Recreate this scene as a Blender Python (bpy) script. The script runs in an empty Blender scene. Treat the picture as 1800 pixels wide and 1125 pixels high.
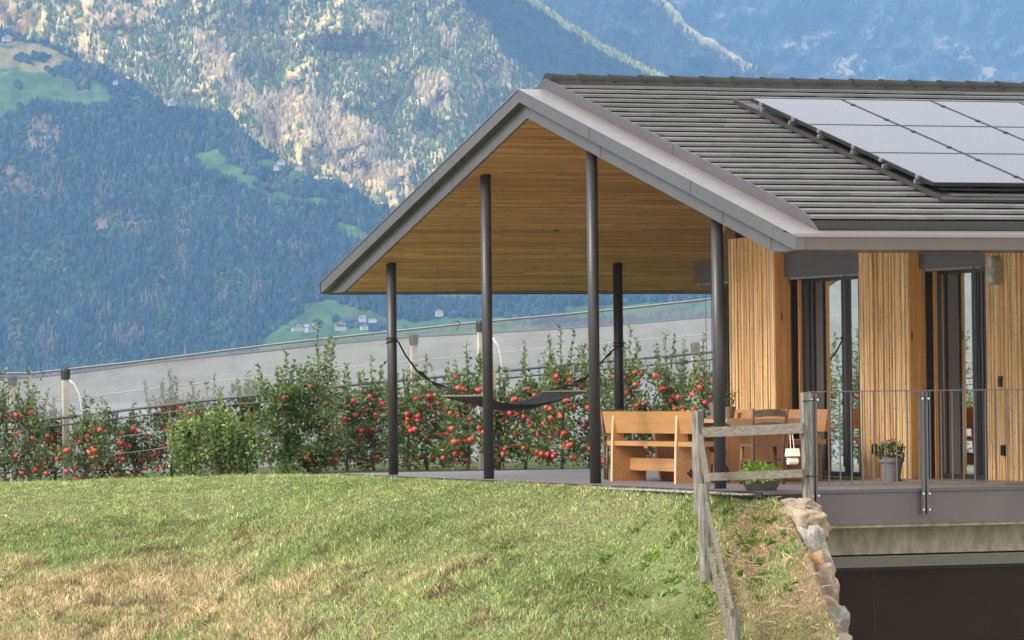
import bpy, math, random
import numpy as np
from mathutils import Vector, noise
C = bpy.context.scene.collection
SC = bpy.context.scene
rnd = random.Random(7)
RNG = np.random.default_rng(7)
# ------------------------------------------------------------------ camera
CAM = np.array([-17.1406, -38.0652, 1.0144]); YAW, PIT, ROL, F = 0.3534, 0.0192, -0.0116, 7155.0
fw = np.array([math.sin(YAW)*math.cos(PIT), math.cos(YAW)*math.cos(PIT), math.sin(PIT)])
rt = np.array([math.cos(YAW), -math.sin(YAW), 0.0]); up = np.cross(rt, fw)
r2 = math.cos(ROL)*rt+math.sin(ROL)*up; u2 = -math.sin(ROL)*rt+math.cos(ROL)*up
FH = np.array([math.sin(YAW), math.cos(YAW), 0.0])          # horizontal forward
cam = bpy.data.cameras.new('camera'); co = bpy.data.objects.new('camera', cam); C.objects.link(co)
cam.sensor_width = 36; cam.lens = F/1800*36; cam.clip_start = .5; cam.clip_end = 60000
from mathutils import Matrix
m = Matrix.Identity(4)
for i in range(3):
    m[i][0], m[i][1], m[i][2], m[i][3] = r2[i], u2[i], -fw[i], CAM[i]
co.matrix_world = m; SC.camera = co
# ------------------------------------------------------------------ world, sun, exposure
SUN_AZ = YAW + math.radians(-118)      # measured clockwise from +Y
SUN_EL = math.radians(38)
w = bpy.data.worlds.new('World'); SC.world = w; w.use_nodes = True
nt = w.node_tree; nt.nodes.clear()
def N(nt, t, **k):
    n = nt.nodes.new(t)
    for a, b in k.items(): setattr(n, a, b)
    return n
sky = N(nt, 'ShaderNodeTexSky', sky_type='NISHITA', sun_disc=False, sun_elevation=SUN_EL, sun_rotation=SUN_AZ)
sky.air_density = 1.2; sky.dust_density = 1.5
tc = N(nt, 'ShaderNodeTexCoord'); no = N(nt, 'ShaderNodeTexNoise'); no.inputs['Scale'].default_value = 2.2; no.inputs['Detail'].default_value = 7
mp = N(nt, 'ShaderNodeMapping'); mp.inputs['Scale'].default_value = (1, 1, 2.6)
cr = N(nt, 'ShaderNodeValToRGB'); cr.color_ramp.elements[0].position = .30; cr.color_ramp.elements[1].position = .62
cr.color_ramp.elements[0].color = (.76, .76, .76, 1); cr.color_ramp.elements[1].color = (1, 1, 1, 1)
mx = N(nt, 'ShaderNodeMixRGB'); mx.inputs[2].default_value = (6.7, 6.25, 5.95, 1)
bg = N(nt, 'ShaderNodeBackground'); bg.inputs[1].default_value = .15; wo = N(nt, 'ShaderNodeOutputWorld')
L = nt.links.new
L(tc.outputs['Generated'], mp.inputs[0]); L(mp.outputs[0], no.inputs[0]); L(no.outputs['Fac'], cr.inputs[0])
L(cr.outputs[0], mx.inputs[0]); L(sky.outputs[0], mx.inputs[1]); L(mx.outputs[0], bg.inputs[0]); L(bg.outputs[0], wo.inputs[0])
sd = bpy.data.lights.new('sun', 'SUN'); so = bpy.data.objects.new('sun', sd); C.objects.link(so)
sd.energy = 2.2; sd.angle = math.radians(24); sd.color = (1, .955, .88)
sv = Vector((math.sin(SUN_AZ)*math.cos(SUN_EL), math.cos(SUN_AZ)*math.cos(SUN_EL), math.sin(SUN_EL)))
so.rotation_euler = sv.to_track_quat('Z', 'Y').to_euler(); so.location = (-30, -30, 60)
SC.view_settings.view_transform = 'Standard'; SC.view_settings.look = 'None'; SC.view_settings.gamma = 1
SC.view_settings.exposure = 0.88
SC.cycles.use_denoising = True; SC.cycles.denoising_prefilter = 'FAST'; SC.cycles.use_adaptive_sampling = False; SC.cycles.max_bounces = 7; SC.cycles.diffuse_bounces = 3; SC.cycles.glossy_bounces = 3
SC.cycles.transparent_max_bounces = 16; SC.cycles.volume_bounces = 0; SC.cycles.caustics_reflective = False; SC.cycles.caustics_refractive = False

# ------------------------------------------------------------------ helpers
def at(px, py, D): return CAM + (fw + (px-900)/F*r2 - (py-562.5)/F*u2)*D
def ats(px, py, D):
    px, py, D = np.asarray(px, float), np.asarray(py, float), np.asarray(D, float)
    return CAM + (fw + ((px-900)/F)[..., None]*r2 - ((py-562.5)/F)[..., None]*u2)*D[..., None]
def LD(l, d, z=0): return np.array([CAM[0]+rt[0]*l+FH[0]*d, CAM[1]+rt[1]*l+FH[1]*d, z])
def toLD(x, y):
    x = x-CAM[0]; y = y-CAM[1]
    return x*rt[0]+y*rt[1], x*FH[0]+y*FH[1]

class MB:
    def __init__(s): s.v = []; s.f = []; s.uv = None
    def poly(s, pts, faces):
        b = len(s.v); s.v += [tuple(map(float, p)) for p in pts]; s.f += [tuple(b+i for i in f) for f in faces]; return s
    def box(s, x0, x1, y0, y1, z0, z1):
        return s.hexa([(x0,y0,z0),(x1,y0,z0),(x1,y1,z0),(x0,y1,z0),(x0,y0,z1),(x1,y0,z1),(x1,y1,z1),(x0,y1,z1)])
    def hexa(s, p): return s.poly(p, [(0,3,2,1),(4,5,6,7),(0,1,5,4),(1,2,6,5),(2,3,7,6),(3,0,4,7)])
    def beam(s, a, b, wd, hd, upv=(0,0,1)):
        a, b = np.array(a, float), np.array(b, float); d = b-a; d /= np.linalg.norm(d)
        sd = np.cross(d, upv)
        if np.linalg.norm(sd) < 1e-6: sd = np.cross(d, (1,0,0))
        sd /= np.linalg.norm(sd); uu = np.cross(sd, d); sd *= wd/2; uu *= hd/2
        return s.hexa([a-sd-uu, a+sd-uu, b+sd-uu, b-sd-uu, a-sd+uu, a+sd+uu, b+sd+uu, b-sd+uu])
    def ext(s, pg, ax, c0, c1):
        n = len(pg)
        def P(q, c):
            return (c, q[0], q[1]) if ax == 0 else ((q[0], c, q[1]) if ax == 1 else (q[0], q[1], c))
        pts = [P(q, c0) for q in pg]+[P(q, c1) for q in pg]
        return s.poly(pts, [tuple(range(n))[::-1], tuple(range(n, 2*n))]+[(i, (i+1) % n, n+(i+1) % n, n+i) for i in range(n)])
    def tube(s, pts, r, n=8, cap=True):
        pts = [np.array(p, float) for p in pts]; k = len(pts)
        rr = r if isinstance(r, (list, tuple)) else [r]*k
        b = len(s.v); ref = None
        for i, p in enumerate(pts):
            t = pts[min(i+1, k-1)]-pts[max(i-1, 0)]; t /= (np.linalg.norm(t)+1e-12)
            if ref is None: ref = np.array((0, 0, 1.)) if abs(t[2]) < .9 else np.array((1., 0, 0))
            a = np.cross(t, ref); a /= (np.linalg.norm(a)+1e-12); c = np.cross(t, a); ref = np.cross(a, t)
            for j in range(n):
                q = 2*math.pi*j/n; s.v.append(tuple(p+rr[i]*(math.cos(q)*a+math.sin(q)*c)))
        for i in range(k-1):
            for j in range(n):
                j2 = (j+1) % n; s.f.append((b+i*n+j, b+i*n+j2, b+(i+1)*n+j2, b+(i+1)*n+j))
        if cap: s.f.append(tuple(b+j for j in range(n))[::-1]); s.f.append(tuple(b+(k-1)*n+j for j in range(n)))
        return s
    def lathe(s, prof, c, n=20, sx=1, sy=1):
        b = len(s.v)
        for r, z in prof:
            for j in range(n):
                q = 2*math.pi*j/n; s.v.append((c[0]+r*sx*math.cos(q), c[1]+r*sy*math.sin(q), c[2]+z))
        k = len(prof)
        for i in range(k-1):
            for j in range(n):
                j2 = (j+1) % n; s.f.append((b+i*n+j, b+i*n+j2, b+(i+1)*n+j2, b+(i+1)*n+j))
        s.f.append(tuple(b+j for j in range(n))[::-1]); s.f.append(tuple(b+(k-1)*n+j for j in range(n)))
        return s
    def build(s, name, mat, parent=None, smooth=False, **tags):
        me = bpy.data.meshes.new(name); me.from_pydata(s.v, [], s.f); me.update()
        me.materials.append(mat)
        if smooth: me.polygons.foreach_set('use_smooth', [True]*len(me.polygons))
        o = bpy.data.objects.new(name, me); C.objects.link(o); o.parent = parent
        if parent is not None: o.matrix_parent_inverse = Matrix.Translation(-parent.location)
        for k, v in tags.items(): o[k] = v
        return o
def npmesh(name, V, Fa, mat, col=None, parent=None, smooth=False, **tags):
    V = np.asarray(V, np.float32).reshape(-1, 3); Fa = np.asarray(Fa, np.int32); k = Fa.shape[1]
    me = bpy.data.meshes.new(name); me.vertices.add(len(V)); me.vertices.foreach_set('co', V.ravel())
    me.loops.add(Fa.size); me.loops.foreach_set('vertex_index', Fa.ravel())
    me.polygons.add(len(Fa)); me.polygons.foreach_set('loop_start', np.arange(0, Fa.size, k, dtype=np.int32))
    me.polygons.foreach_set('loop_total', np.full(len(Fa), k, np.int32))
    if smooth: me.polygons.foreach_set('use_smooth', np.ones(len(Fa), bool))
    me.update(calc_edges=True)
    if col is not None:
        a = me.color_attributes.new('Col', 'FLOAT_COLOR', 'POINT'); c4 = np.ones((len(V), 4), np.float32); c4[:, :3] = col
        a.data.foreach_set('color', c4.ravel())
    me.materials.append(mat); o = bpy.data.objects.new(name, me); C.objects.link(o); o.parent = parent
    if parent is not None: o.matrix_parent_inverse = Matrix.Translation(-parent.location)
    for kk, v in tags.items(): o[kk] = v
    return o
def thing(name, label, cat, loc=(0, 0, 0), group=None):
    o = bpy.data.objects.new(name, None); C.objects.link(o); o.location = tuple(map(float, loc)); o.empty_display_size = .1
    o['label'] = label; o['category'] = cat
    if group: o['group'] = group
    return o
def tagd(label, cat, group=None):
    d = dict(label=label, category=cat)
    if group: d['group'] = group
    return d
# value noise on arrays (several octaves)
_T = np.random.default_rng(11).random((256, 256))
def vn(x, y, s=1., o=3, seed=0):
    x = np.asarray(x, float)*s+seed*17.3; y = np.asarray(y, float)*s+seed*9.1; r = 0; a = 1; t = 0
    for _ in range(o):
        xi = np.floor(x).astype(int); yi = np.floor(y).astype(int); fx = x-xi; fy = y-yi
        fx = fx*fx*(3-2*fx); fy = fy*fy*(3-2*fy)
        g = lambda i, j: _T[(xi+i) % 256, (yi+j) % 256]
        r = r+a*((g(0,0)*(1-fx)+g(1,0)*fx)*(1-fy)+(g(0,1)*(1-fx)+g(1,1)*fx)*fy); t += a; a *= .5; x = x*2.03+5; y = y*2.03+7
    return r/t
def inpoly(x, y, pg):
    x = np.asarray(x); y = np.asarray(y); c = np.zeros(x.shape, bool); n = len(pg)
    for i in range(n):
        x1, y1 = pg[i]; x2, y2 = pg[(i+1) % n]
        if y1 == y2: continue
        k = ((y1 > y) != (y2 > y)) & (x < (x2-x1)*(y-y1)/(y2-y1)+x1); c ^= k
    return c

# ------------------------------------------------------------------ materials
def mat(name, col=(.5, .5, .5), rough=.6, metal=0, spec=.5, var=None, scale=3., stretch=(1, 1, 1), bump=0., bscale=40., rough_var=0., coord='Object'):
    m = bpy.data.materials.new(name); m.use_nodes = True; t = m.node_tree; b = t.nodes['Principled BSDF']
    b.inputs['Base Color'].default_value = (*col, 1); b.inputs['Roughness'].default_value = rough; b.inputs['Metallic'].default_value = metal
    b.inputs['Specular IOR Level'].default_value = spec
    l = t.links.new; tc = N(t, 'ShaderNodeTexCoord'); mp = N(t, 'ShaderNodeMapping'); mp.inputs['Scale'].default_value = stretch; l(tc.outputs[coord], mp.inputs[0])
    if var:
        n = N(t, 'ShaderNodeTexNoise'); n.inputs['Scale'].default_value = scale; n.inputs['Detail'].default_value = 6; n.inputs['Roughness'].default_value = .62; l(mp.outputs[0], n.inputs[0])
        r = N(t, 'ShaderNodeValToRGB'); r.color_ramp.elements[0].position = .32; r.color_ramp.elements[1].position = .68
        r.color_ramp.elements[0].color = (*col, 1); r.color_ramp.elements[1].color = (*var, 1); l(n.outputs['Fac'], r.inputs[0]); l(r.outputs[0], b.inputs['Base Color'])
        if rough_var:
            mr = N(t, 'ShaderNodeMapRange'); mr.inputs[3].default_value = rough-rough_var; mr.inputs[4].default_value = rough+rough_var; l(n.outputs['Fac'], mr.inputs[0]); l(mr.outputs[0], b.inputs['Roughness'])
    if bump:
        n2 = N(t, 'ShaderNodeTexNoise'); n2.inputs['Scale'].default_value = bscale; n2.inputs['Detail'].default_value = 5; l(mp.outputs[0], n2.inputs[0])
        bp = N(t, 'ShaderNodeBump'); bp.inputs['Strength'].default_value = bump; bp.inputs['Distance'].default_value = .02 if bump < .7 else .06; l(n2.outputs['Fac'], bp.inputs['Height']); l(bp.outputs[0], b.inputs['Normal'])
    return m
def boardmat(name, cols, axis, knots=True, rough=.6, grain=1.0, dark=.35, knot_scale=(1, 1, 1), kcol=(.06, .025, .01), kth=.55):
    """boards: each island its own tone, grain stretched along axis, knots"""
    m = bpy.data.materials.new(name); m.use_nodes = True; t = m.node_tree; b = t.nodes['Principled BSDF']; l = t.links.new
    b.inputs['Roughness'].default_value = rough; b.inputs['Specular IOR Level'].default_value = .25
    g = N(t, 'ShaderNodeNewGeometry'); r = N(t, 'ShaderNodeValToRGB'); r.color_ramp.interpolation = 'LINEAR'
    es = r.color_ramp.elements
    for i, c in enumerate(cols):
        p = i/(len(cols)-1)
        e = es[0] if i == 0 else (es[len(es)-1] if i == len(cols)-1 else es.new(p)); e.position = p; e.color = (*c, 1)
    l(g.outputs['Random Per Island'], r.inputs[0])
    tc = N(t, 'ShaderNodeTexCoord'); mp = N(t, 'ShaderNodeMapping'); sc = [14.]*3; sc[axis] = .9; mp.inputs['Scale'].default_value = sc; l(tc.outputs['Object'], mp.inputs[0])
    off = N(t, 'ShaderNodeVectorMath', operation='ADD'); cx = N(t, 'ShaderNodeCombineXYZ'); mu = N(t, 'ShaderNodeMath', operation='MULTIPLY'); mu.inputs[1].default_value = 50
    l(g.outputs['Random Per Island'], mu.inputs[0]); l(mu.outputs[0], cx.inputs[axis]); l(mp.outputs[0], off.inputs[0]); l(cx.outputs[0], off.inputs[1])
    n = N(t, 'ShaderNodeTexNoise'); n.inputs['Scale'].default_value = 1.6; n.inputs['Detail'].default_value = 6; n.inputs['Roughness'].default_value = .65; l(off.outputs[0], n.inputs[0])
    mr = N(t, 'ShaderNodeMapRange'); mr.inputs[1].default_value = .3; mr.inputs[2].default_value = .72; mr.inputs[3].default_value = 1-dark*grain; mr.inputs[4].default_value = 1+.28*grain; l(n.outputs['Fac'], mr.inputs[0])
    ml = N(t, 'ShaderNodeVectorMath', operation='SCALE'); l(r.outputs[0], ml.inputs[0]); l(mr.outputs[0], ml.inputs['Scale'])
    out = ml.outputs[0]
    if knots:
        mp2 = N(t, 'ShaderNodeMapping'); s2 = [13.*k for k in knot_scale]; s2[axis] = 4.2*knot_scale[axis]; mp2.inputs['Scale'].default_value = s2; l(tc.outputs['Object'], mp2.inputs[0])
        o2 = N(t, 'ShaderNodeVectorMath', operation='ADD'); l(mp2.outputs[0], o2.inputs[0]); l(cx.outputs[0], o2.inputs[1])
        vo = N(t, 'ShaderNodeTexVoronoi'); vo.inputs['Scale'].default_value = 1.; l(o2.outputs[0], vo.inputs[0])
        m3 = N(t, 'ShaderNodeMapRange'); m3.inputs[1].default_value = .08; m3.inputs[2].default_value = .20; m3.inputs[3].default_value = .75; m3.inputs[4].default_value = 0; l(vo.outputs['Distance'], m3.inputs[0])
        sepc = N(t, 'ShaderNodeSeparateColor'); l(vo.outputs['Color'], sepc.inputs[0]); gt = N(t, 'ShaderNodeMath', operation='GREATER_THAN'); gt.inputs[1].default_value = kth; l(sepc.outputs[0], gt.inputs[0])
        mm = N(t, 'ShaderNodeMath', operation='MULTIPLY'); l(m3.outputs[0], mm.inputs[0]); l(gt.outputs[0], mm.inputs[1])
        mk = N(t, 'ShaderNodeMixRGB'); mk.inputs[2].default_value = (*kcol, 1); l(mm.outputs[0], mk.inputs[0]); l(out, mk.inputs[1]); out = mk.outputs[0]
    l(out, b.inputs['Base Color'])
    bp = N(t, 'ShaderNodeBump'); bp.inputs['Strength'].default_value = .3; bp.inputs['Distance'].default_value = .01; l(n.outputs['Fac'], bp.inputs['Height']); l(bp.outputs[0], b.inputs['Normal'])
    return m
def islandmat(name, cols, rough=.6, trans=0., spec=.3, attr=False, spread=.35, bump=0.):
    """scattered leaves, blades, tiles: tone by island, optional colour attribute times random spread"""
    m = bpy.data.materials.new(name); m.use_nodes = True; t = m.node_tree; b = t.nodes['Principled BSDF']; l = t.links.new
    b.inputs['Roughness'].default_value = rough; b.inputs['Specular IOR Level'].default_value = spec
    g = N(t, 'ShaderNodeNewGeometry')
    if attr:
        a = N(t, 'ShaderNodeAttribute', attribute_name='Col'); mr = N(t, 'ShaderNodeMapRange'); mr.inputs[3].default_value = 1-spread; mr.inputs[4].default_value = 1+spread; l(g.outputs['Random Per Island'], mr.inputs[0])
        ml = N(t, 'ShaderNodeVectorMath', operation='SCALE'); l(a.outputs['Color'], ml.inputs[0]); l(mr.outputs[0], ml.inputs['Scale']); out = ml.outputs[0]
    else:
        r = N(t, 'ShaderNodeValToRGB'); es = r.color_ramp.elements
        for i, c in enumerate(cols):
            p = i/(len(cols)-1); e = es[0] if i == 0 else (es[len(es)-1] if i == len(cols)-1 else es.new(p)); e.position = p; e.color = (*c, 1)
        l(g.outputs['Random Per Island'], r.inputs[0]); out = r.outputs[0]
    l(out, b.inputs['Base Color'])
    if trans:
        tr = N(t, 'ShaderNodeBsdfTranslucent'); l(out, tr.inputs[0]); mx = N(t, 'ShaderNodeMixShader'); mx.inputs[0].default_value = trans
        l(b.outputs[0], mx.inputs[1]); l(tr.outputs[0], mx.inputs[2]); l(mx.outputs[0], t.nodes['Material Output'].inputs[0])
    return m
def attrmat(name, nscale, amt=.3, rough=.9, nscale2=None):
    m = bpy.data.materials.new(name); m.use_nodes = True; t = m.node_tree; b = t.nodes['Principled BSDF']; l = t.links.new
    b.inputs['Roughness'].default_value = rough; b.inputs['Specular IOR Level'].default_value = .1
    a = N(t, 'ShaderNodeAttribute', attribute_name='Col'); tc = N(t, 'ShaderNodeTexCoord'); n = N(t, 'ShaderNodeTexNoise'); n.inputs['Scale'].default_value = nscale; n.inputs['Detail'].default_value = 7; n.inputs['Roughness'].default_value = .7
    l(tc.outputs['Object'], n.inputs[0]); mr = N(t, 'ShaderNodeMapRange'); mr.inputs[1].default_value = .3; mr.inputs[2].default_value = .7; mr.inputs[3].default_value = 1-amt; mr.inputs[4].default_value = 1+amt; l(n.outputs['Fac'], mr.inputs[0])
    ml = N(t, 'ShaderNodeVectorMath', operation='SCALE'); l(a.outputs['Color'], ml.inputs[0]); l(mr.outputs[0], ml.inputs['Scale']); l(ml.outputs[0], b.inputs['Base Color'])
    return m
def netmat(name, col, op):
    m = bpy.data.materials.new(name); m.use_nodes = True; t = m.node_tree; l = t.links.new; t.nodes.remove(t.nodes['Principled BSDF'])
    d = N(t, 'ShaderNodeBsdfDiffuse'); d.inputs[0].default_value = (*col, 1); tl = N(t, 'ShaderNodeBsdfTranslucent'); tl.inputs[0].default_value = (*col, 1)
    wv = N(t, 'ShaderNodeTexNoise'); wv.inputs['Scale'].default_value = 1.; wv.inputs['Detail'].default_value = 4; tc0 = N(t, 'ShaderNodeTexCoord'); mp0 = N(t, 'ShaderNodeMapping'); mp0.inputs['Scale'].default_value = (1.6, 1.6, .25); l(tc0.outputs['Object'], mp0.inputs[0]); l(mp0.outputs[0], wv.inputs[0]); rr0 = N(t, 'ShaderNodeValToRGB'); rr0.color_ramp.elements[0].position = .3; rr0.color_ramp.elements[1].position = .7; rr0.color_ramp.elements[0].color = (*[c*.82 for c in col], 1); rr0.color_ramp.elements[1].color = (*[c*1.15 for c in col], 1); l(wv.outputs['Fac'], rr0.inputs[0]); l(rr0.outputs[0], d.inputs[0]); l(rr0.outputs[0], tl.inputs[0])  # light and dark of vertical folds put into the tone
    m1 = N(t, 'ShaderNodeMixShader'); m1.inputs[0].default_value = .45; l(d.outputs[0], m1.inputs[1]); l(tl.outputs[0], m1.inputs[2])
    tp = N(t, 'ShaderNodeBsdfTransparent'); m2 = N(t, 'ShaderNodeMixShader'); l(tp.outputs[0], m2.inputs[1]); l(m1.outputs[0], m2.inputs[2])
    tc = N(t, 'ShaderNodeTexCoord'); mp = N(t, 'ShaderNodeMapping'); mp.inputs['Scale'].default_value = (.4, .4, 2.2); n = N(t, 'ShaderNodeTexNoise'); n.inputs['Scale'].default_value = 1.; n.inputs['Detail'].default_value = 5
    l(tc.outputs['Object'], mp.inputs[0]); l(mp.outputs[0], n.inputs[0]); mr = N(t, 'ShaderNodeMapRange'); mr.inputs[1].default_value = .3; mr.inputs[2].default_value = .7; mr.inputs[3].default_value = op-.06; mr.inputs[4].default_value = min(1, op+.06)
    l(n.outputs['Fac'], mr.inputs[0]); l(mr.outputs[0], m2.inputs[0]); l(m2.outputs[0], t.nodes['Material Output'].inputs[0])
    return m
M = {}
M['metal'] = mat('painted metal trim', (.104, .102, .102), .42, .25, var=(.12, .117, .117), scale=1.3, rough_var=.05)
M['metal_lit'] = mat('sheet metal lit tone', (.215, .20, .197), .36, .3, var=(.24, .224, .22), scale=1.3)  # trim metal lightened, overhead light put into the colour
M['metal_shaded'] = mat('sheet metal shaded tone', (.095, .085, .09), .42, .25, var=(.11, .10, .105), scale=1.3)  # same trim metal darkened, weaker light on the upright face put into the colour
M['metal2'] = mat('painted metal fascia', (.105, .088, .080), .42, .25, var=(.118, .10, .092), scale=1.3)
M['column'] = mat('column paint', (.048, .047, .049), .40, .2, var=(.056, .054, .056), scale=2)
M['darkmetal'] = mat('dark metal', (.045, .04, .04), .45, .2)
M['boxmetal'] = mat('shutter box paint', (.07, .062, .06), .45, .2, var=(.08, .072, .07), scale=2)
M['reflcover'] = mat('grey reflection cover', (.05, .044, .038), .7, var=(.085, .075, .063), scale=2, stretch=(9, 9, .2))  # curtain tone for the strips added over window reflections
M['vent'] = mat('vent strip', (.22, .21, .18), .6)
M['black'] = mat('black', (.012, .012, .012), .5)
M['tile'] = islandmat('roof tile', [(.125, .13, .125), (.145, .15, .145), (.165, .17, .165)], .62, spec=.4)
M['ridge'] = mat('ridge tile', (.030, .031, .029), .75, spec=.15, var=(.042, .044, .041), scale=6)
M['clad'] = boardmat('weathered larch battens', [(.56, .31, .12), (.74, .48, .23), (.62, .37, .155), (.80, .58, .32), (.68, .42, .18), (.76, .52, .26)], 2, rough=.6, grain=1.2, dark=.42, knot_scale=(1.5, 1.5, 2.2), kth=.2)
M['clad2'] = boardmat('smooth larch boards', [(.56, .27, .085), (.66, .34, .12), (.60, .30, .10)], 2, rough=.6, grain=.7, knot_scale=(.8, .8, .6))
M['ceil'] = boardmat('ceiling boards', [(.42, .20, .07), (.62, .33, .13), (.50, .25, .09), (.72, .42, .19)], 0, rough=.5, grain=.9, knot_scale=(1, .7, .7), kcol=(.12, .05, .015))
M['deck'] = mat('deck boards', (.17, .155, .16), .55, var=(.21, .195, .20), scale=1.5, stretch=(1, 8, 1))
M['beam'] = mat('steel beam paint', (.115, .098, .102), .45, .1, var=(.135, .117, .12), scale=1.5, stretch=(1, 1, .4))
M['concrete'] = mat('concrete', (.24, .22, .155), .85, var=(.46, .43, .34), scale=5, stretch=(2.2, 1, .8), bump=.4, bscale=30)
M['garage'] = mat('garage door', (.026, .017, .012), .75, spec=.2, var=(.034, .022, .016), scale=1.2)
M['benchwood'] = mat('bench wood', (.40, .19, .065), .45, var=(.48, .25, .10), scale=2.2, stretch=(6, .8, 9))
M['benchedge'] = mat('bench end grain', (.60, .42, .24), .5, var=(.66, .48, .29), scale=5)
M['benchdark'] = mat('stained bench board', (.33, .14, .045), .45, var=(.40, .19, .065), scale=2.2, stretch=(3, 3, .8))
M['table'] = mat('table wood', (.46, .28, .13), .4, var=(.36, .19, .08), scale=2, stretch=(7, .8, 7))
M['chair'] = mat('chair wood', (.09, .05, .025), .45, var=(.16, .095, .05), scale=6, stretch=(2, 2, .6))
M['greywood'] = mat('weathered fence wood', (.07, .064, .054), .85, var=(.33, .31, .275), scale=7, stretch=(5, 5, .5), bump=.5, bscale=12)
M['greyrail'] = mat('weathered fence rail', (.10, .09, .07), .85, var=(.21, .19, .155), scale=4, stretch=(1.2, 5, 9), bump=.3, bscale=12)
M['rope'] = mat('black rope', (.015, .014, .014), .8)
M['hammock'] = mat('black hammock cloth', (.018, .018, .02), .85, var=(.03, .03, .032), scale=8)
M['spreader'] = mat('spreader bar wood', (.34, .27, .17), .6)
M['potgrey'] = mat('grey plastic pot', (.17, .16, .165), .5)
M['potdark'] = mat('dark plastic planter', (.095, .085, .08), .55, var=(.12, .11, .10), scale=5)
M['pot2'] = mat('brown pot', (.19, .14, .12), .6)
M['white'] = mat('cream', (.72, .66, .54), .6)
M['lampbody'] = mat('lamp body', (.30, .28, .21), .4)
M['lampglass'] = mat('lamp glass', (.42, .45, .40), .2, spec=.6)
M['steel'] = mat('railing steel', (.13, .125, .125), .45, .3)
M['bolt'] = mat('zinc bolt', (.6, .6, .6), .3, .8)
M['cpost'] = mat('concrete orchard post', (.42, .39, .33), .9, var=(.52, .49, .43), scale=6)
M['stake'] = mat('wooden stake', (.52, .42, .26), .8)
M['cap'] = mat('black post cap', (.03, .03, .032), .6)
M['pipe'] = mat('white plastic pipe', (.62, .63, .61), .4)
M['wire'] = mat('net cable', (.10, .105, .11), .6)
M['wirel'] = mat('bright wire', (.45, .46, .46), .5)
M['net'] = netmat('hail net', (.36, .365, .375), .36)
M['netback'] = netmat('layered hail net', (.38, .385, .40), .82)
M['leaf'] = islandmat('apple leaves', [(.06, .10, .027), (.12, .18, .05), (.18, .245, .085), (.09, .15, .04), (.32, .38, .21)], .42, .28, spec=.5)
M['leafmid'] = islandmat('bright apple leaves', [(.06, .105, .02), (.11, .175, .035), (.16, .23, .06), (.08, .14, .03), (.28, .34, .16)], .42, .3, spec=.5)
M['leafy'] = islandmat('young apple leaves', [(.12, .20, .04), (.21, .31, .07), (.29, .39, .12), (.16, .25, .05), (.45, .50, .28)], .45, .3, spec=.5)
M['bark'] = mat('bark', (.10, .075, .055), .9, var=(.16, .13, .10), scale=12)
M['apple'] = mat('apple skin', (.62, .035, .04), .34, var=(.68, .13, .085), scale=9, spec=.55)
M['potleaf'] = islandmat('potted herb leaves', [(.03, .07, .015), (.05, .11, .025), (.09, .16, .04)], .5, .25)
M['limeleaf'] = islandmat('bright planter leaves', [(.16, .30, .04), (.25, .42, .07), (.12, .24, .03)], .5, .35)
M['grass'] = islandmat('grass blades', None, .65, .35, spec=.2, attr=True, spread=.45)
M['ground'] = attrmat('lawn soil', 14, .35)
M['hill'] = attrmat('hillside', .018, .35)
M['hillrock'] = attrmat('rocky slope', .12, .6)
M['pines'] = islandmat('mountain trees', None, .8, .0, spec=.1, attr=True, spread=.38)
M['gravel'] = islandmat('white gravel', [(.30, .29, .27), (.48, .46, .43), (.2, .19, .18)], .8)
M['weeds'] = islandmat('weed leaves', [(.16, .29, .04), (.24, .40, .06), (.12, .22, .03)], .5, .3)
M['straw'] = islandmat('dry stalks', [(.45, .36, .22), (.6, .5, .33), (.35, .26, .15)], .7, .2)
M['dleaf'] = islandmat('fallen leaf', [(.40, .14, .04), (.30, .12, .05), (.5, .25, .08)], .7, .2)
M['sandstone'] = mat('sandstone boulder', (.24, .19, .12), .9, var=(.48, .40, .28), scale=5, bump=.8, bscale=14)
M['porphyry'] = mat('reddish boulder', (.25, .19, .14), .9, var=(.46, .37, .29), scale=4, bump=.8, bscale=12)
M['granite'] = mat('grey granite boulder', (.22, .21, .18), .9, var=(.48, .46, .41), scale=11, bump=.9, bscale=20)
M['orange'] = mat('orange stained boulder', (.36, .19, .08), .9, var=(.42, .30, .18), scale=4, bump=.8, bscale=14)
M['wallwhite'] = mat('house plaster', (.55, .52, .48), .8)
M['roofred'] = mat('red tile roof', (.34, .12, .07), .8)
M['roofdark'] = mat('dark roof', (.05, .04, .04), .8)
M['roofblue'] = mat('metal roof', (.22, .30, .45), .4)
M['woodfar'] = mat('dark timber', (.12, .07, .045), .8)
M['interior'] = mat('interior wall', (.12, .075, .045), .7, var=(.15, .09, .055), scale=2)
M['intfloor'] = mat('interior floor', (.20, .15, .11), .4)
M['curtain'] = mat('curtain', (.22, .205, .18), .8)
def glassmat():
    m = bpy.data.materials.new('window glass'); m.use_nodes = True; t = m.node_tree; l = t.links.new; t.nodes.remove(t.nodes['Principled BSDF'])
    tp = N(t, 'ShaderNodeBsdfTransparent'); tp.inputs[0].default_value = (.55, .60, .56, 1); gl = N(t, 'ShaderNodeBsdfGlossy'); gl.inputs['Roughness'].default_value = .012; gl.inputs[0].default_value = (.93, 1, .95, 1)
    fr = N(t, 'ShaderNodeFresnel'); fr.inputs[0].default_value = 1.52; ma = N(t, 'ShaderNodeMath', operation='MULTIPLY_ADD'); ma.inputs[1].default_value = 1.3; ma.inputs[2].default_value = .06; ma.use_clamp = True
    l(fr.outputs[0], ma.inputs[0]); mx = N(t, 'ShaderNodeMixShader'); l(ma.outputs[0], mx.inputs[0]); l(tp.outputs[0], mx.inputs[1]); l(gl.outputs[0], mx.inputs[2]); l(mx.outputs[0], t.nodes['Material Output'].inputs[0])
    return m
M['glass'] = glassmat()
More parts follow.
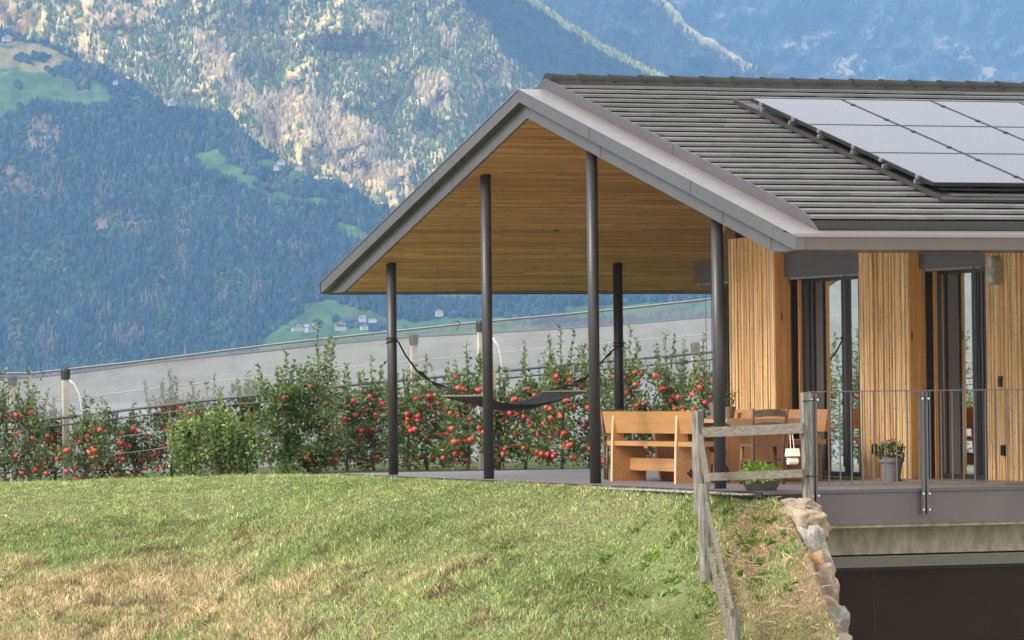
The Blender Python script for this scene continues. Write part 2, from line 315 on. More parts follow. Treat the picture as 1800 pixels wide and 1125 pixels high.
def solarmat():
    m = bpy.data.materials.new('solar glass'); m.use_nodes = True; t = m.node_tree; b = t.nodes['Principled BSDF']
    b.inputs['Base Color'].default_value = (.012, .014, .022, 1); b.inputs['Roughness'].default_value = .07; b.inputs['IOR'].default_value = 2.0
    b.inputs['Coat Weight'].default_value = 0; b.inputs['Coat Roughness'].default_value = .05; b.inputs['Coat IOR'].default_value = 1.6
    return m
M['solar'] = solarmat()

# ================================================================== TERRAIN
def sm(a, b, x): t = np.clip((x-a)/(b-a), 0, 1); return t*t*(3-2*t)
TL = np.array([0, .5, 2.5, 4, 8.5, 12, 20, 45]); ZL = np.array([0, -.03, -.22, -.50, -1.42, -2.3, -4.2, -8])
TR = np.array([0, .5, 1.2, 2.5, 5.5, 8, 20, 45]); ZR = np.array([0, -.06, -.30, -.84, -1.92, -2.6, -5, -8.2])
def edgeL(d): return np.interp(d, [30, 38, 40.5, 42.6, 43.4], [3.50, 3.10, 2.97, 2.76, 2.70])
def hz(l, d, rough=True):
    l = np.asarray(l, float); d = np.asarray(d, float)
    crest = np.clip(48.9-2.15*l, 38, 57.5)
    t = crest-d
    zl = np.interp(t, TL, ZL); zr = np.interp(t, TR, ZR); k = sm(-.6, 2.1, l)
    z = zl*(1-k)+zr*k
    back = np.clip(d-crest, 0, None)
    z = z-.02*np.clip(-l-2.5, 0, None)-.004*back
    z = z-.035+np.clip(.012*(l-3)*sm(58, 64, d), -.6, .6)
    if rough: z = z+(vn(l, d, 1.1, 3)-.5)*.10*sm(1, 5, t)+(vn(l, d, 4.5, 2, 3)-.5)*.04*sm(.5, 4, t)
    x = CAM[0]+rt[0]*l+FH[0]*d; y = CAM[1]+rt[1]*l+FH[1]*d
    under = (x > .18) & (y > 1.2) & (y < 15.4)
    z = np.where(under, -.25, z)
    cut = (l > edgeL(d)+.015) & ((y < 1.45) | (x > .8)) & (x > -1.5) & (d < 75)
    z = np.where(cut & (y < 1.75) & (d < 46), -3.1, z)
    return z
def gcol(l, d):
    """ground / grass colour from the place: mown green, dry tan patches, bare bank by the fence"""
    crest = np.clip(48.9-2.15*l, 38, 57.5); t = crest-d
    n1 = vn(l, d, .55, 4, 1); n2 = vn(l, d, 1.7, 3, 2); n3 = vn(l, d, 5., 2, 5)
    g = np.stack([.185+.09*n2, .30+.09*n2, .085+.025*n2], -1); tan = np.stack([.56+.16*n2, .45+.13*n2, .275+.08*n2], -1)
    pale = np.array([.60, .55, .31]); br = np.array([.20, .135, .085])
    lawn = g*(1-.62*n1[..., None])+pale*(.62*n1[..., None]); lawn = lawn*1.05
    # dry band on the bank, left part
    dry = sm(.36, .66, n1*.45+n2*.45+n3*.30-.14+.28*sm(5.0, 6.6, t)*(1-sm(9.6, 11.2, t-.25*(l+6)))*(1-sm(-4.6, -.9, l))-.16)
    dry = dry*sm(3.6, 5.0, t)*(1-.75*sm(.56, .66, vn(l, d, 1.25, 3, 33)))
    stripe = sm(.35, .8, 1-np.abs(t-3.0)/1.2)*(1-sm(-1, 2, l))*.0
    c = lawn*(1-dry[..., None])+tan*dry[..., None]
    bank = sm(1.95, 2.35, l+.10*(t-2)-.0)*sm(.3, 1.2, t)*sm(.28, .55, n2*.6+n3*.4+.05)
    c = c*(1-bank[..., None])+np.array([.46, .33, .20])*bank[..., None]
    soil = sm(.60, .74, n3*.5+vn(l, d, 2.5, 3, 9)*.5)*sm(3.5, 5, t)*.85
    c = c*(1-soil[..., None])+br*soil[..., None]
    shade_band = sm(.42, .54, vn(l*.6, d*1.2, .9, 3, 21))*sm(2.6, 3.4, t)*(1-sm(4.2, 5.0, t))*sm(.3, .6, n2)*.6  # shaded band at the lawn crest painted dark green
    c = c*(1-shade_band[..., None])+np.array([.13, .18, .045])*shade_band[..., None]
    return c, dry, bank
# one ground sheet: fine near, coarse out to the valley
ld = np.concatenate([np.arange(28, 60, .16), np.arange(60, 130, 2.), np.array([140, 160, 200, 260, 340, 450, 700, 1200, 2000, 3200, 4400, 5200])])
ll = np.concatenate([np.array([-3000, -1500, -700, -300, -120, -60, -35, -22, -16]), np.arange(-13, 2.95, .16), np.array([2.97, 3.0, 3.03, 3.2]), np.arange(3.4, 7, .2), np.array([8, 10, 14, 20, 35, 60, 120, 300, 700, 1500, 3000])])
LLg, DDg = np.meshgrid(ll, ld)
wgt = np.clip(1-np.abs(LLg-3.0)/1.2, 0, 1); wgt = np.where(np.abs(LLg-3.0) < .05, 1, wgt); LLg = np.where(DDg < 46, LLg+(edgeL(DDg)-3.0)*wgt, LLg)
Zg = hz(LLg, DDg); far = np.clip((DDg-120)/1500, 0, 1); Zg = Zg-150*sm(0, 1, far)+sm(3300, 5200, DDg)*165
side = np.clip((np.abs(LLg)-60)/600, 0, 1); Zg = Zg-30*side*(DDg < 120)
Pg = np.stack([CAM[0]+rt[0]*LLg+FH[0]*DDg, CAM[1]+rt[1]*LLg+FH[1]*DDg, Zg], -1)
nr, nc = LLg.shape; idx = np.arange(nr*nc).reshape(nr, nc)
Fg = np.stack([idx[:-1, :-1], idx[:-1, 1:], idx[1:, 1:], idx[1:, :-1]], -1).reshape(-1, 4)
cg, _, _ = gcol(LLg, DDg); cg = cg*.45; cg[DDg > 62] = (.07, .09, .03)  # darkened for the shade between grass tufts
npmesh('ground', Pg, Fg, M['ground'], cg.reshape(-1, 3), kind='structure', smooth=False)

def blades(name, n, lr, dr, hfun, wid, lab, seed, filt=None, lean=.5, mat_='grass', cfun=None):
    R = np.random.default_rng(seed); l = R.uniform(*lr, n); d = R.uniform(*dr, n); z = hz(l, d)
    x = CAM[0]+rt[0]*l+FH[0]*d; y = CAM[1]+rt[1]*l+FH[1]*d
    px = 900+F*l/d
    k = (z > -2.7) & (px > -60) & (px < 1560) & ~((x > .17) & (y > 1.05)) & (l < edgeL(d)-.01) & ~((x > .5) & (y > .9) )
    c, dry, bank = gcol(l, d); h = hfun(l, d, dry, bank, R)
    tf = vn(l*1.0, d*.8, 7., 2, 61); tf2 = vn(l, d, 2.6, 2, 62); h = h*(.45+1.1*tf)*(.7+.6*tf2)*(1+.7*dry); k &= h > .006
    if filt is not None: k &= filt(l, d, dry, bank, R)
    l, d, z, x, y, h, c = l[k], d[k], z[k], x[k], y[k], h[k], c[k]; n = len(l)
    a = R.uniform(0, 2*np.pi, n); le = R.normal(0, lean, n)*h; b = R.uniform(0, 2*np.pi, n)
    wv = np.stack([np.cos(a), np.sin(a), np.zeros(n)], -1)*wid*R.uniform(.6, 1.4, n)[:, None]
    base = np.stack([x, y, z-.005], -1); lv = np.stack([np.cos(b)*le, np.sin(b)*le, np.zeros(n)], -1)
    mid = base+lv*.35+np.stack([np.zeros(n), np.zeros(n), h*.6], -1); tip = base+lv+np.stack([np.zeros(n), np.zeros(n), h], -1)
    V = np.stack([base-wv, base+wv, mid+wv*.75, mid-wv*.75, tip], 1).reshape(-1, 3)
    i = np.arange(n)*5; T = np.concatenate([np.stack([i, i+1, i+2], -1), np.stack([i, i+2, i+3], -1), np.stack([i+3, i+2, i+4], -1)])
    tf = tf[k]; tf2 = tf2[k]; cc = c*R.uniform(.45, 1.5, (n, 1))*(.55+.9*tf)[:, None]*(.8+.4*tf2)[:, None]
    sw = R.random(n); cc[sw < .10] = np.array([.70, .60, .36])*R.uniform(.7, 1.1, ((sw < .10).sum(), 1)); g2 = (sw > .86); cc[g2] = np.array([.20, .30, .06])*R.uniform(.6, 1.2, (g2.sum(), 1))
    return npmesh(name, V, T, M[mat_], np.repeat(cc, 5, 0), kind='stuff', **lab)
blades('lawn_grass', 620000, (-7.8, 3.3), (42.5, 58.5), lambda l, d, dry, bank, R: R.uniform(.017, .038, len(l)), .0050, dict(label='short mown lawn grass, green with pale straw flecks, on the flat ground by the porch'), 1,
       filt=lambda l, d, dry, bank, R: (np.clip(48.9-2.15*l, 38, 57.5)-d) < 4.6+R.normal(0, .4, len(l)))
blades('bank_grass', 480000, (-7.5, 3.5), (38.5, 54), lambda l, d, dry, bank, R: R.uniform(.022, .075, len(l))*(1-.35*bank)*(.6+.8*vn(l, d, 1.4, 2, 8)), .0052, dict(label='long tufted grass with dry tan patches on the sloping bank'), 2,
       filt=lambda l, d, dry, bank, R: (((np.clip(48.9-2.15*l, 38, 57.5)-d) > 3.9+R.normal(0, .4, len(l))) | ((l > 1.75) & ((np.clip(48.9-2.15*l, 38, 57.5)-d) > .2))), lean=.85)
blades('edge_grass', 26000, (-8.5, 3.6), (42, 60), lambda l, d, dry, bank, R: R.uniform(.03, .07, len(l)), .0045, dict(label='taller green grass fringe along the terrace edge'), 3,
       filt=lambda l, d, dry, bank, R: (np.clip(48.9-2.15*l, 38, 57.5)-d) < .45, lean=.5)

# ================================================================== HOUSE
house = thing('house', 'modern timber house with grey tiled gable roof, open porch on slim columns and garage below', 'house', (4, 4, 0))
UE = 15.0; WD = 16.12; HV = WD/2; KS = .2606
def tl(v): return 2.649+KS*np.minimum(v, WD-v) if not isinstance(v, (int, float)) else 2.649+KS*min(v, WD-v)
# roof body
b = MB(); b.ext([(.02, 2.62), (HV, tl(HV)-.03), (WD-.02, 2.62), (WD-.02, 2.52), (15.32, 2.52), (HV, tl(HV)-.325), (.80, 2.52), (.02, 2.52)], 0, .37, UE)
roof = b.build('roof', M['metal2'], house)
# ceiling boards both slopes + level soffits
def ceiling():
    rnd = random.Random(99)
    b = MB(); p = .076; kz = 1/math.sqrt(1+KS*KS)
    for side in (0, 1):
        s = 0.0
        while True:
            v0 = .80+s*kz; v1 = v0+(p-.007)*kz
            if v1 > HV: break
            u = .13+rnd.uniform(-2.5, 0)
            while u < 8.5:
                u1 = u+rnd.uniform(1.6, 4.5); a0, a1 = max(u, .135), min(u1, 8.5)
                if a1 > a0:
                    z0, z1 = tl(v0)-.347, tl(v1)-.347; V0, V1 = (v0, v1) if side == 0 else (WD-v0, WD-v1)
                    b.hexa([(a0, V0, z0), (a1, V0, z0), (a1, V1, z1), (a0, V1, z1), (a0, V0, z0+.018), (a1, V0, z0+.018), (a1, V1, z1+.018), (a0, V1, z1+.018)])
                u = u1+.002
            s += p
    return b
ceiling().build('ceiling', M['ceil'], house)
b = MB(); b.lathe([(.045, 0), (.045, -.012), (.03, -.014)], (2.16, 12.53, tl(12.53)-.338), 14); b.build('downlight', M['black'], house)
# verge: upper band, recessed lower band, top flashing, upstand
def band(b, u0, u1, top0, bot0, zmin):
    n = 30
    for side in (0, 1):
        for i in range(n):
            v0, v1 = HV*i/n, HV*(i+1)/n
            t0, t1 = tl(v0)-top0, tl(v1)-top0; c0, c1 = max(tl(v0)-bot0, zmin), max(tl(v1)-bot0, zmin)
            if t1 <= c1+.002: continue
            t0 = max(t0, c0+.001)
            V0, V1 = (v0, v1) if side == 0 else (WD-v0, WD-v1)
            b.hexa([(u0, V0, c0), (u1, V0, c0), (u1, V1, c1), (u0, V1, c1), (u0, V0, t0), (u1, V0, t0), (u1, V1, t1), (u0, V1, t1)])
b = MB(); band(b, 0, .115, .004, .155, 2.5); vt = b.build('verge_board', M['metal'], house)
b = MB(); band(b, .10, .13, .157, .345, 2.501); b.build('verge_board', M['metal'], house)
b = MB(); band(b, -.012, .36, -.006, .003, 2.4); b.build('verge_flashing', M['metal_lit'], house)
b = MB()
for sd_ in (0, 1):
    f = (lambda v: v) if sd_ == 0 else (lambda v: WD-v)
    pg = [(f(.17), tl(.17)+.004), (f(HV), tl(HV)+.004), (f(HV), tl(HV)+.14), (f(.54), tl(.54)+.14)]
    b.ext(pg, 0, .34, .352)
b.build('verge_upstand', M['metal_shaded'], house)
# seams in the trim
for q in [(-.003, .003, v-.004, v+.004, tl(v)-.15, tl(v)-.008) for v in (2.75, 5.75, 11.3, 14.0)]+[(.097, .102, v-.004, v+.004, tl(v)-.33, tl(v)-.16) for v in (.83, 2.1, 5.65, 10.8)]+[(.337, .342, 4.045, 4.055, tl(4.05)+.01, tl(4.05)+.13)]+[(u_-.003, u_+.003, -.003, .002, 2.502, 2.645) for u_ in (3.05, 6.1)]:
    b = MB(); b.box(*q); b.build('trim_seam', M['darkmetal'], house)
for i in range(15):
    b = MB(); v = .5+i*.5; b.lathe([(.007, 0), (.005, .005)], (.03, v, tl(v)+.006), 6); b.build('verge_screw', M['metal2'], house)
# near eave: fascia, gutter sheet, shadow gap
b = MB(); b.box(.118, UE, 0.0, .03, 2.5, 2.649); b.build('eave_fascia', M['metal2'], house)
b = MB(); b.hexa([(.116, .031, 2.50), (UE, .031, 2.50), (UE, .80, 2.50), (.116, .80, 2.50), (.116, .031, 2.515), (UE, .031, 2.515), (UE, .80, 2.515), (.116, .80, 2.515)])
b.build('eave_soffit', M['metal2'], house); b = MB()
b.hexa([(.116, 15.32, 2.50), (UE, 15.32, 2.50), (UE, WD, 2.50), (.116, WD, 2.50), (.116, 15.32, 2.515), (UE, 15.32, 2.515), (UE, WD, 2.515), (.116, WD, 2.515)])
b.build('eave_soffit', M['metal2'], house)
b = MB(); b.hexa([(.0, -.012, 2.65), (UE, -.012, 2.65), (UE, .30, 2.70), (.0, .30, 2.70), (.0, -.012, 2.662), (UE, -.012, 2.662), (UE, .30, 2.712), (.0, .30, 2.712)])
b.box(0, UE, -.014, -.006, 2.63, 2.66); b.build('eave_flashing', M['metal_lit'], house)
b = MB(); b.box(.36, UE, .40, .46, 2.66, 2.82); b.build('gutter', M['darkmetal'], house)
b = MB(); b.tube([(.40, .335, 2.725), (UE, .335, 2.725)], .022, 8); b.build('snow_rail', M['ridge'], house)
b = MB(); b.box(0, UE, WD-.03, WD, 2.5, 2.66); b.box(.12, UE, WD-.10, WD-.031, 2.488, 2.5); b.build('eave_fascia', M['darkmetal'], house)
# tiles
def plz(v): return 2.76+KS*v
b = MB(); R_ = random.Random(3)
nrow = 26; dv = (8.02-.38)/nrow
for i in range(nrow):
    v0 = .38+i*dv; v1 = v0+dv*1.2; off = (i % 2)*.165; u = .37-off
    while u < 9.2:
        a0, a1 = max(u, .355)+.0012, min(u+.33, 9.2)-.0012
        if a1-a0 > .03:
            e = R_.uniform(-.0015, .0015); q = R_.uniform(-.001, .001)
            z0 = plz(v0)+e+.006; z1 = plz(v1)-.046+e; v0_ = v0+q
            b.hexa([(a0, v0_, z0-.0285), (a1, v0_, z0-.0285), (a1, v1, z1-.02), (a0, v1, z1-.02), (a0, v0_, z0), (a1, v0_, z0), (a1, v1, z1), (a0, v1, z1)])
        u += .33
b.build('roof_tiles', M['tile'], house)
b = MB()
for i in range(26):
    v0 = WD-.38-i*dv; v1 = v0-dv*1.15; z0 = plz(WD-v0); z1 = plz(WD-v1)-.036
    b.hexa([(.355, v0, z0-.034), (UE, v0, z0-.034), (UE, v1, z1-.03), (.355, v1, z1-.03), (.355, v0, z0), (UE, v0, z0), (UE, v1, z1), (.355, v1, z1)])
for i in range(26):
    v0 = .38+i*dv; v1 = v0+dv*1.15; z0 = plz(v0); z1 = plz(v1)-.036
    b.hexa([(9.2, v0, z0-.034), (UE, v0, z0-.034), (UE, v1, z1-.03), (9.2, v1, z1-.03), (9.2, v0, z0), (UE, v0, z0), (UE, v1, z1), (9.2, v1, z1)])
b.build('roof_tiles', M['tile'], house)
# ridge caps
b = MB()
def halfcap(b, u0, u1, r0, r1, zc, n=10):
    base = len(b.v)
    for (u_, r) in ((u0, r0), (u1, r1)):
        for j in range(n+1):
            q = math.pi*j/n; b.v.append((u_, HV-1.25*r*math.cos(q), zc+r*math.sin(q)*.95))
    for j in range(n): b.f.append((base+j, base+j+1, base+n+1+j+1, base+n+1+j))
    b.f.append(tuple(base+j for j in range(n+1))); b.f.append(tuple(base+n+1+j for j in range(n+1))[::-1])
u = .36
while u < 14.6:
    zc = plz(HV)-.015
    halfcap(b, u, u+.03, .117, .115, zc); halfcap(b, u+.03, u+.43, .111, .094, zc)
    u += .405
b.ext([(HV-.17, plz(HV)-.065), (HV-.125, plz(HV)+.0), (HV+.125, plz(HV)+.0), (HV+.17, plz(HV)-.065)], 0, .362, UE)
b.build('ridge_cap', M['ridge'], house)
# columns
for i, (u_, v_) in enumerate([(.35, 14.04), (.35, 10.257), (.35, 6.571), (.35, 2.844), (3.64, 14.04), (6.9, 14.04)]):
    b = MB(); zt = tl(v_)-.345+.02; b.lathe([(.066, 0), (.066, zt+.012)], (u_, v_, 0), 36)
    b.build('column', M['column'], house, smooth=True)
# deck, nose, beam
b = MB(); y = 1.13
while y < 15.5:
    b.box(.12, 14, y, y+.137, -.022, .0); y += .142
deck = b.build('terrace_deck', M['deck'], house)
b = MB(); b.box(.12, 14, 1.14, 15.5, -.20, -.03); b.build('deck_substructure', M['darkmetal'], house)
b = MB(); b.box(.10, 14, 1.085, 1.128, -.03, .004); b.build('deck_edging', M['metal'], house); b = MB(); b.box(.08, .118, 1.129, 15.5, -.06, -.001); b.build('deck_edging', M['darkmetal'], house)
b = MB(); b.box(.62, 14, 1.10, 1.125, -.364, -.034); b.build('edge_beam', M['beam'], house)
b = MB(); b.box(.5, 14, 1.5, 1.75, -.70, -.215); b.box(.5, 14, 1.127, 1.5, -.40, -.362); b.build('concrete_lintel', M['concrete'], house)
b = MB(); b.box(.5, 14, 1.50, 1.56, -.84, -.72)
for k in range(6): b.box(.5, 14, 1.485, 1.50, -.832+k*.019, -.832+k*.019+.011)
b.build('vent_strip', M['vent'], house)
b = MB(); b.box(.5, 14, 1.58, 1.64, -3.1, -.845)
gd = b.build('garage_door', M['garage'], house)
b = MB(); b.box(1.565, 1.573, 1.574, 1.58, -3.1, -.85); b.box(4.4, 4.408, 1.574, 1.58, -3.1, -.85); b.box(.5, 14, 1.57, 1.579, -.875, -.846); b.build('door_seam', M['black'], gd)
b = MB(); b.box(.45, .62, 1.13, 4, -3.2, -.21); b.build('garage_wall', M['concrete'], house)
# facade: boards along a plane u=const (ridged) and along v=const (smooth)
def ridged(b, u_, v0, v1, z0, z1, p=.054):
    n = max(1, round((v1-v0)/p)); w_ = (v1-v0)/n; R = random.Random(int(u_*100))
    for i in range(n):
        a = v0+i*w_; d_ = R.choice((0, .010, .020)); b.box(u_-d_-.012, u_+.02, a+.005, a+w_-.005, z0, z1)
def smoothb(b, v_, u0, u1, z0, z1, p=.075):
    n = max(1, round((u1-u0)/p)); w_ = (u1-u0)/n
    for i in range(n): b.box(u0+i*w_+.0018, u0+(i+1)*w_-.0018, v_-.012, v_+.02, z0, z1)
def pillar(u0, u1, v0, v1):
    b = MB(); ridged(b, u0+.0, v0, v1, .015, 3.0); p = b.build('timber_pillar', M['clad'], house)
    b = MB(); smoothb(b, v0+.0, u0+.0, u1, .015, 3.0); b.build('side_boards', M['clad2'], p)
    b = MB(); b.box(u0+.021, u1+.1, v0+.021, v1-.001, .0, 3.0); b.build('pillar_core', M['woodfar'], p)
pillar(3.35, 3.60, 8.09, 9.46); pillar(3.70, 3.95, 5.01, 6.31); pillar(4.05, 4.3, 1.9, 3.66)
def window(u_, v0, v1, bars, boxu, cover_v, zt=2.46):
    """glazing in the plane u=u_, from v0 (near) to v1 (far)"""
    fr = MB(); wd = .05
    fr.box(u_-.03, u_+.05, v1-.06, v1, .02, zt); fr.box(u_-.03, u_+.05, v0, v0+.05, .02, zt); fr.box(u_-.03, u_+.05, v0+.05, v1-.06, .02, .075); fr.box(u_-.03, u_+.05, v0+.05, v1-.06, zt-.06, zt)
    for a, b_ in bars: fr.box(u_-.04, u_+.05, a, b_, .075, zt-.06)
    f = fr.build('window', M['darkmetal'], house)
    g = MB(); g.poly([(u_, v0+.05, .075), (u_, v1-.06, .075), (u_, v1-.06, zt-.06), (u_, v0+.05, zt-.06)], [(0, 1, 2, 3)]); g.build('pane', M['glass'], f)
    (ua_, va_), (ub_, vb_) = boxu
    def sp(q, d0, d1, h, z0, z1):
        cu, cv = ua_+(ub_-ua_)*q, va_+(vb_-va_)*q; return [(cu+d0, cv-h, z0), (cu+d1, cv-h, z0), (cu+d1, cv+h, z0), (cu+d0, cv+h, z0), (cu+d0, cv-h, z1), (cu+d1, cv-h, z1), (cu+d1, cv+h, z1), (cu+d0, cv+h, z1)]
    s = MB(); s.box(u_-.022, u_-.006, cover_v[0], cover_v[1], .08, zt-.062); s.build('reflection_cover', M['reflcover'], f)  # added strip covering the orange reflection, in the tone of a curtain
    s = MB(); s.hexa([(ua_, va_, zt+.012), (u_+.1, va_, zt+.012), (u_+.1, vb_, zt+.012), (ub_, vb_, zt+.012), (ua_, va_, 2.76), (u_+.1, va_, 2.76), (u_+.1, vb_, 2.76), (ub_, vb_, 2.76)]); f2 = s.build('shutter_box', M['boxmetal'], house)
    s = MB(); s.hexa([(ua_+.02, va_+.02, zt-.022), (ua_+.06, va_+.02, zt-.022), (ub_+.06, vb_-.12, zt-.022), (ub_+.02, vb_-.12, zt-.022), (ua_+.02, va_+.02, zt+.01), (ua_+.06, va_+.02, zt+.01), (ub_+.06, vb_-.12, zt+.01), (ub_+.02, vb_-.12, zt+.01)]); s.build('shutter_rail', M['potgrey'], f2)
    for q in (.2, .5, .8):
        s = MB(); c = sp(q, .015, .065, .012, zt-.03, zt+.008); s.hexa(c); s.build('shutter_clip', M['black'], f2)
    s = MB(); s.box(u_-.02, u_+.06, v0-.02, v1+.02, 2.761, 3.1); s.build('transom_panel', M['interior'], house)  # ceiling reflection in glazing put into the panel's brown
    if u_ < 3.5: return f
    s = MB(); s.box(u_-.07, u_-.031, v1-.05, v1-.012, .02, zt); s.build('reveal_board', M['clad2'], f)
    s = MB(); s.box(u_-.16, u_-.125, v1-.035, v1+.0, .02, zt); s.build('guide_rail', M['black'], f)
    return f
window(3.72, 6.33, 8.07, [(6.72, 6.80), (7.66, 7.71), (7.80, 7.9)], ((3.67, 6.32), (3.47, 8.05)), (7.42, 7.62))
window(4.06, 3.68, 4.98, [(3.74, 3.80), (3.84, 3.87), (3.90, 4.02), (4.70, 4.75)], ((4.03, 3.67), (3.82, 4.97)), (4.40, 4.68))
window(3.45, 9.48, 9.98, [(9.72, 9.75)], ((3.33, 9.47), (3.33, 10.62)), (9.85, 9.9))
b = MB(); b.tube([(3.35, 10.26, 0), (3.35, 10.26, 2.47)], .004, 5); b.tube([(3.35, 10.08, 0), (3.35, 10.08, 2.47)], .004, 5); b.build('blind_cord', M['steel'], house)
# remaining walls and room behind the glass
b = MB(); b.box(4.06, 14, 1.92, 2.05, .0, 3.0); b.box(3.5, 14, 9.99, 10.10, 0, 3.5); b.box(13.9, 14, 2.05, 9.98, 0, 3.3); b.build('outer_wall', M['clad2'], house)
b = MB(); b.box(3.4, 13.9, 2.05, 9.98, .002, .02); b.build('interior_floor', M['intfloor'], house)
b = MB(); b.box(9.0, 9.1, 2.05, 9.98, .02, 2.78); b.box(4.4, 9, 8.3, 8.4, .02, 2.4); b.box(3.8, 9.0, 2.08, 9.98, 2.78, 2.84); b.build('interior_wall', M['interior'], house)
for (u_, v0, v1) in ((3.92, 7.35, 7.85), (4.28, 4.35, 4.8)):
    b = MB(); n = 22
    for i in range(n):
        a = v0+(v1-v0)*i/n; c = v0+(v1-v0)*(i+1)/n; d0 = .03*math.sin(i*1.9); d1 = .03*math.sin((i+1)*1.9)
        b.hexa([(u_+d0, a, .03), (u_+d0+.004, a, .03), (u_+d1+.004, c, .03), (u_+d1, c, .03), (u_+d0, a, 2.4), (u_+d0+.004, a, 2.4), (u_+d1+.004, c, 2.4), (u_+d1, c, 2.4)])
    b.build('curtain', M['curtain'], house)
# solar panels
cols_ = [2.31, 3.50, 4.69, 5.88, 7.07]; rows_ = [6.42, 4.79, 3.16, 1.53]
ORD = ['first', 'second', 'third', 'fourth', 'fifth']; RW = ['top', 'middle', 'bottom']
def rp(u_, v_, h): return (u_, v_-h*.252, plz(v_)+h*.967)
for r_ in range(3):
    for c_ in range(5):
        ua, ub = cols_[c_]+.006, cols_[c_]+1.19-.006; va, vb = rows_[r_+1]+.006, rows_[r_]-.006
        t = thing('solar_panel', f'black framed solar panel, {RW[r_]} row of the array, {ORD[c_]} from its left edge', 'solar panel', rp((ua+ub)/2, (va+vb)/2, .1), 'solar panels mounted in rows on the grey tiled roof')
        b = MB(); w_ = .018
        def slab(b, a0, a1, c0, c1, h0, h1): b.hexa([rp(a0, c0, h0), rp(a1, c0, h0), rp(a1, c1, h0), rp(a0, c1, h0), rp(a0, c0, h1), rp(a1, c0, h1), rp(a1, c1, h1), rp(a0, c1, h1)])
        slab(b, ua, ub, va, va+w_, .09, .132); slab(b, ua, ub, vb-w_, vb, .09, .132); slab(b, ua, ua+w_, va+w_, vb-w_, .09, .132); slab(b, ub-w_, ub, va+w_, vb-w_, .09, .132)
        b.build('frame', M['black'], t)
        b = MB(); slab(b, ua+w_, ub-w_, va+w_, vb-w_, .10, .130); b.build('glass', M['solar'], t)
        if c_ > 0 or True:
            b = MB()
            for vv in (va+.35, vb-.35): slab(b, ua-.03, ua+.006, vv-.03, vv+.03, .10, .142)
            b.build('clamp', M['potgrey'] if c_ == 0 else M['darkmetal'], t)
for v_ in (6.0, 5.2, 4.4, 3.5, 2.7, 1.9):
    b = MB(); slab(b, 2.275, 7.5, v_-.02, v_+.02, .045, .088); b.build('panel_rail', M['potgrey'], house)
b = MB(); slab(b, 2.27, 2.50, 1.35, 6.7, .006, .012); slab(b, 2.255, 2.267, 1.25, 6.75, .0, .05); slab(b, 2.27, 8.6, 1.22, 1.349, .006, .013)
b.build('panel_flashing', M['darkmetal'], house)
# wall lamp, sockets
t = thing('wall_lamp', 'oval beige outdoor lamp with round glass eye fixed high on the rightmost timber pillar', 'lamp', (4.03, 3.33, 2.4))
b = MB(); pg = []
for i in range(24):
    q = 2*math.pi*i/24; cy_ = .085 if math.sin(q) > 0 else -.085
    pg.append((3.33+.085*math.cos(q), 2.40+cy_+.085*math.sin(q)*.9))
b.ext(pg, 0, 3.92, 4.03); b.build('housing', M['lampbody'], t)
b = MB(); b.tube([(3.905, 3.33, 2.485), (3.92, 3.33, 2.485)], .06, 18); b.build('lens', M['lampglass'], t)
b = MB(); b.ext([(3.27, 2.27), (3.39, 2.27), (3.40, 2.33), (3.33, 2.36), (3.26, 2.33)], 0, 3.905, 3.92); b.build('sensor', M['lampglass'], t)
for (u_, v_, z_, lb) in ((3.685, 5.93, .36, 'black wall socket low on the middle timber pillar left of the grey plant pot'), (4.03, 3.26, .36, 'black wall socket low on the rightmost timber pillar behind the railing'), (4.03, 3.30, 1.14, 'black wall switch at hand height on the rightmost timber pillar')):
    b = MB(); b.box(u_-.035, u_-.004, v_-.04, v_+.04, z_-.06, z_+.06); b.box(u_-.042, u_-.035, v_-.025, v_+.025, z_-.035, z_+.035); b.build('wall_socket', M['black'], **tagd(lb, 'socket', 'black switches and sockets on the timber pillars'))

# ---------------- railing
rl = thing('railing', 'thin grey steel balcony railing with upright bars along the terrace edge above the garage', 'railing', (.62, 1.05, 0))
b = MB(); b.beam((.60, 1.05, 1.045), (9, 1.05, 1.045), .012, .035, (0, 1, 0)); b.build('top_rail', M['steel'], rl)
b = MB(); b.beam((.66, 1.05, .055), (9, 1.05, .055), .012, .02, (0, 1, 0)); b.build('bottom_rail', M['steel'], rl)
for i in range(44):
    u_ = .83+i*.1315
    if abs((u_-1.94) % 1.31) < .03 and False: continue
    if i in (8, ): u_ += .0
    b = MB(); b.box(u_-.006, u_+.006, 1.044, 1.056, .06, 1.04); b.build('baluster', M['steel'], rl)
for u_ in (.655, 1.945, 3.9, 5.9):
    p = None
    for dx in (-.022, .022):
        b = MB(); b.box(u_+dx-.010, u_+dx+.010, 1.02, 1.07, -.27 if u_ > 1 else -.24, 1.03); q = b.build('post', M['steel'], rl)
        b = MB()
        for z_ in (-.05, -.22, .96): b.tube([(u_+dx*1.6, 1.005, z_), (u_+dx*1.6, 1.02, z_)], .012, 8)
        b.build('bolt', M['bolt'], q)

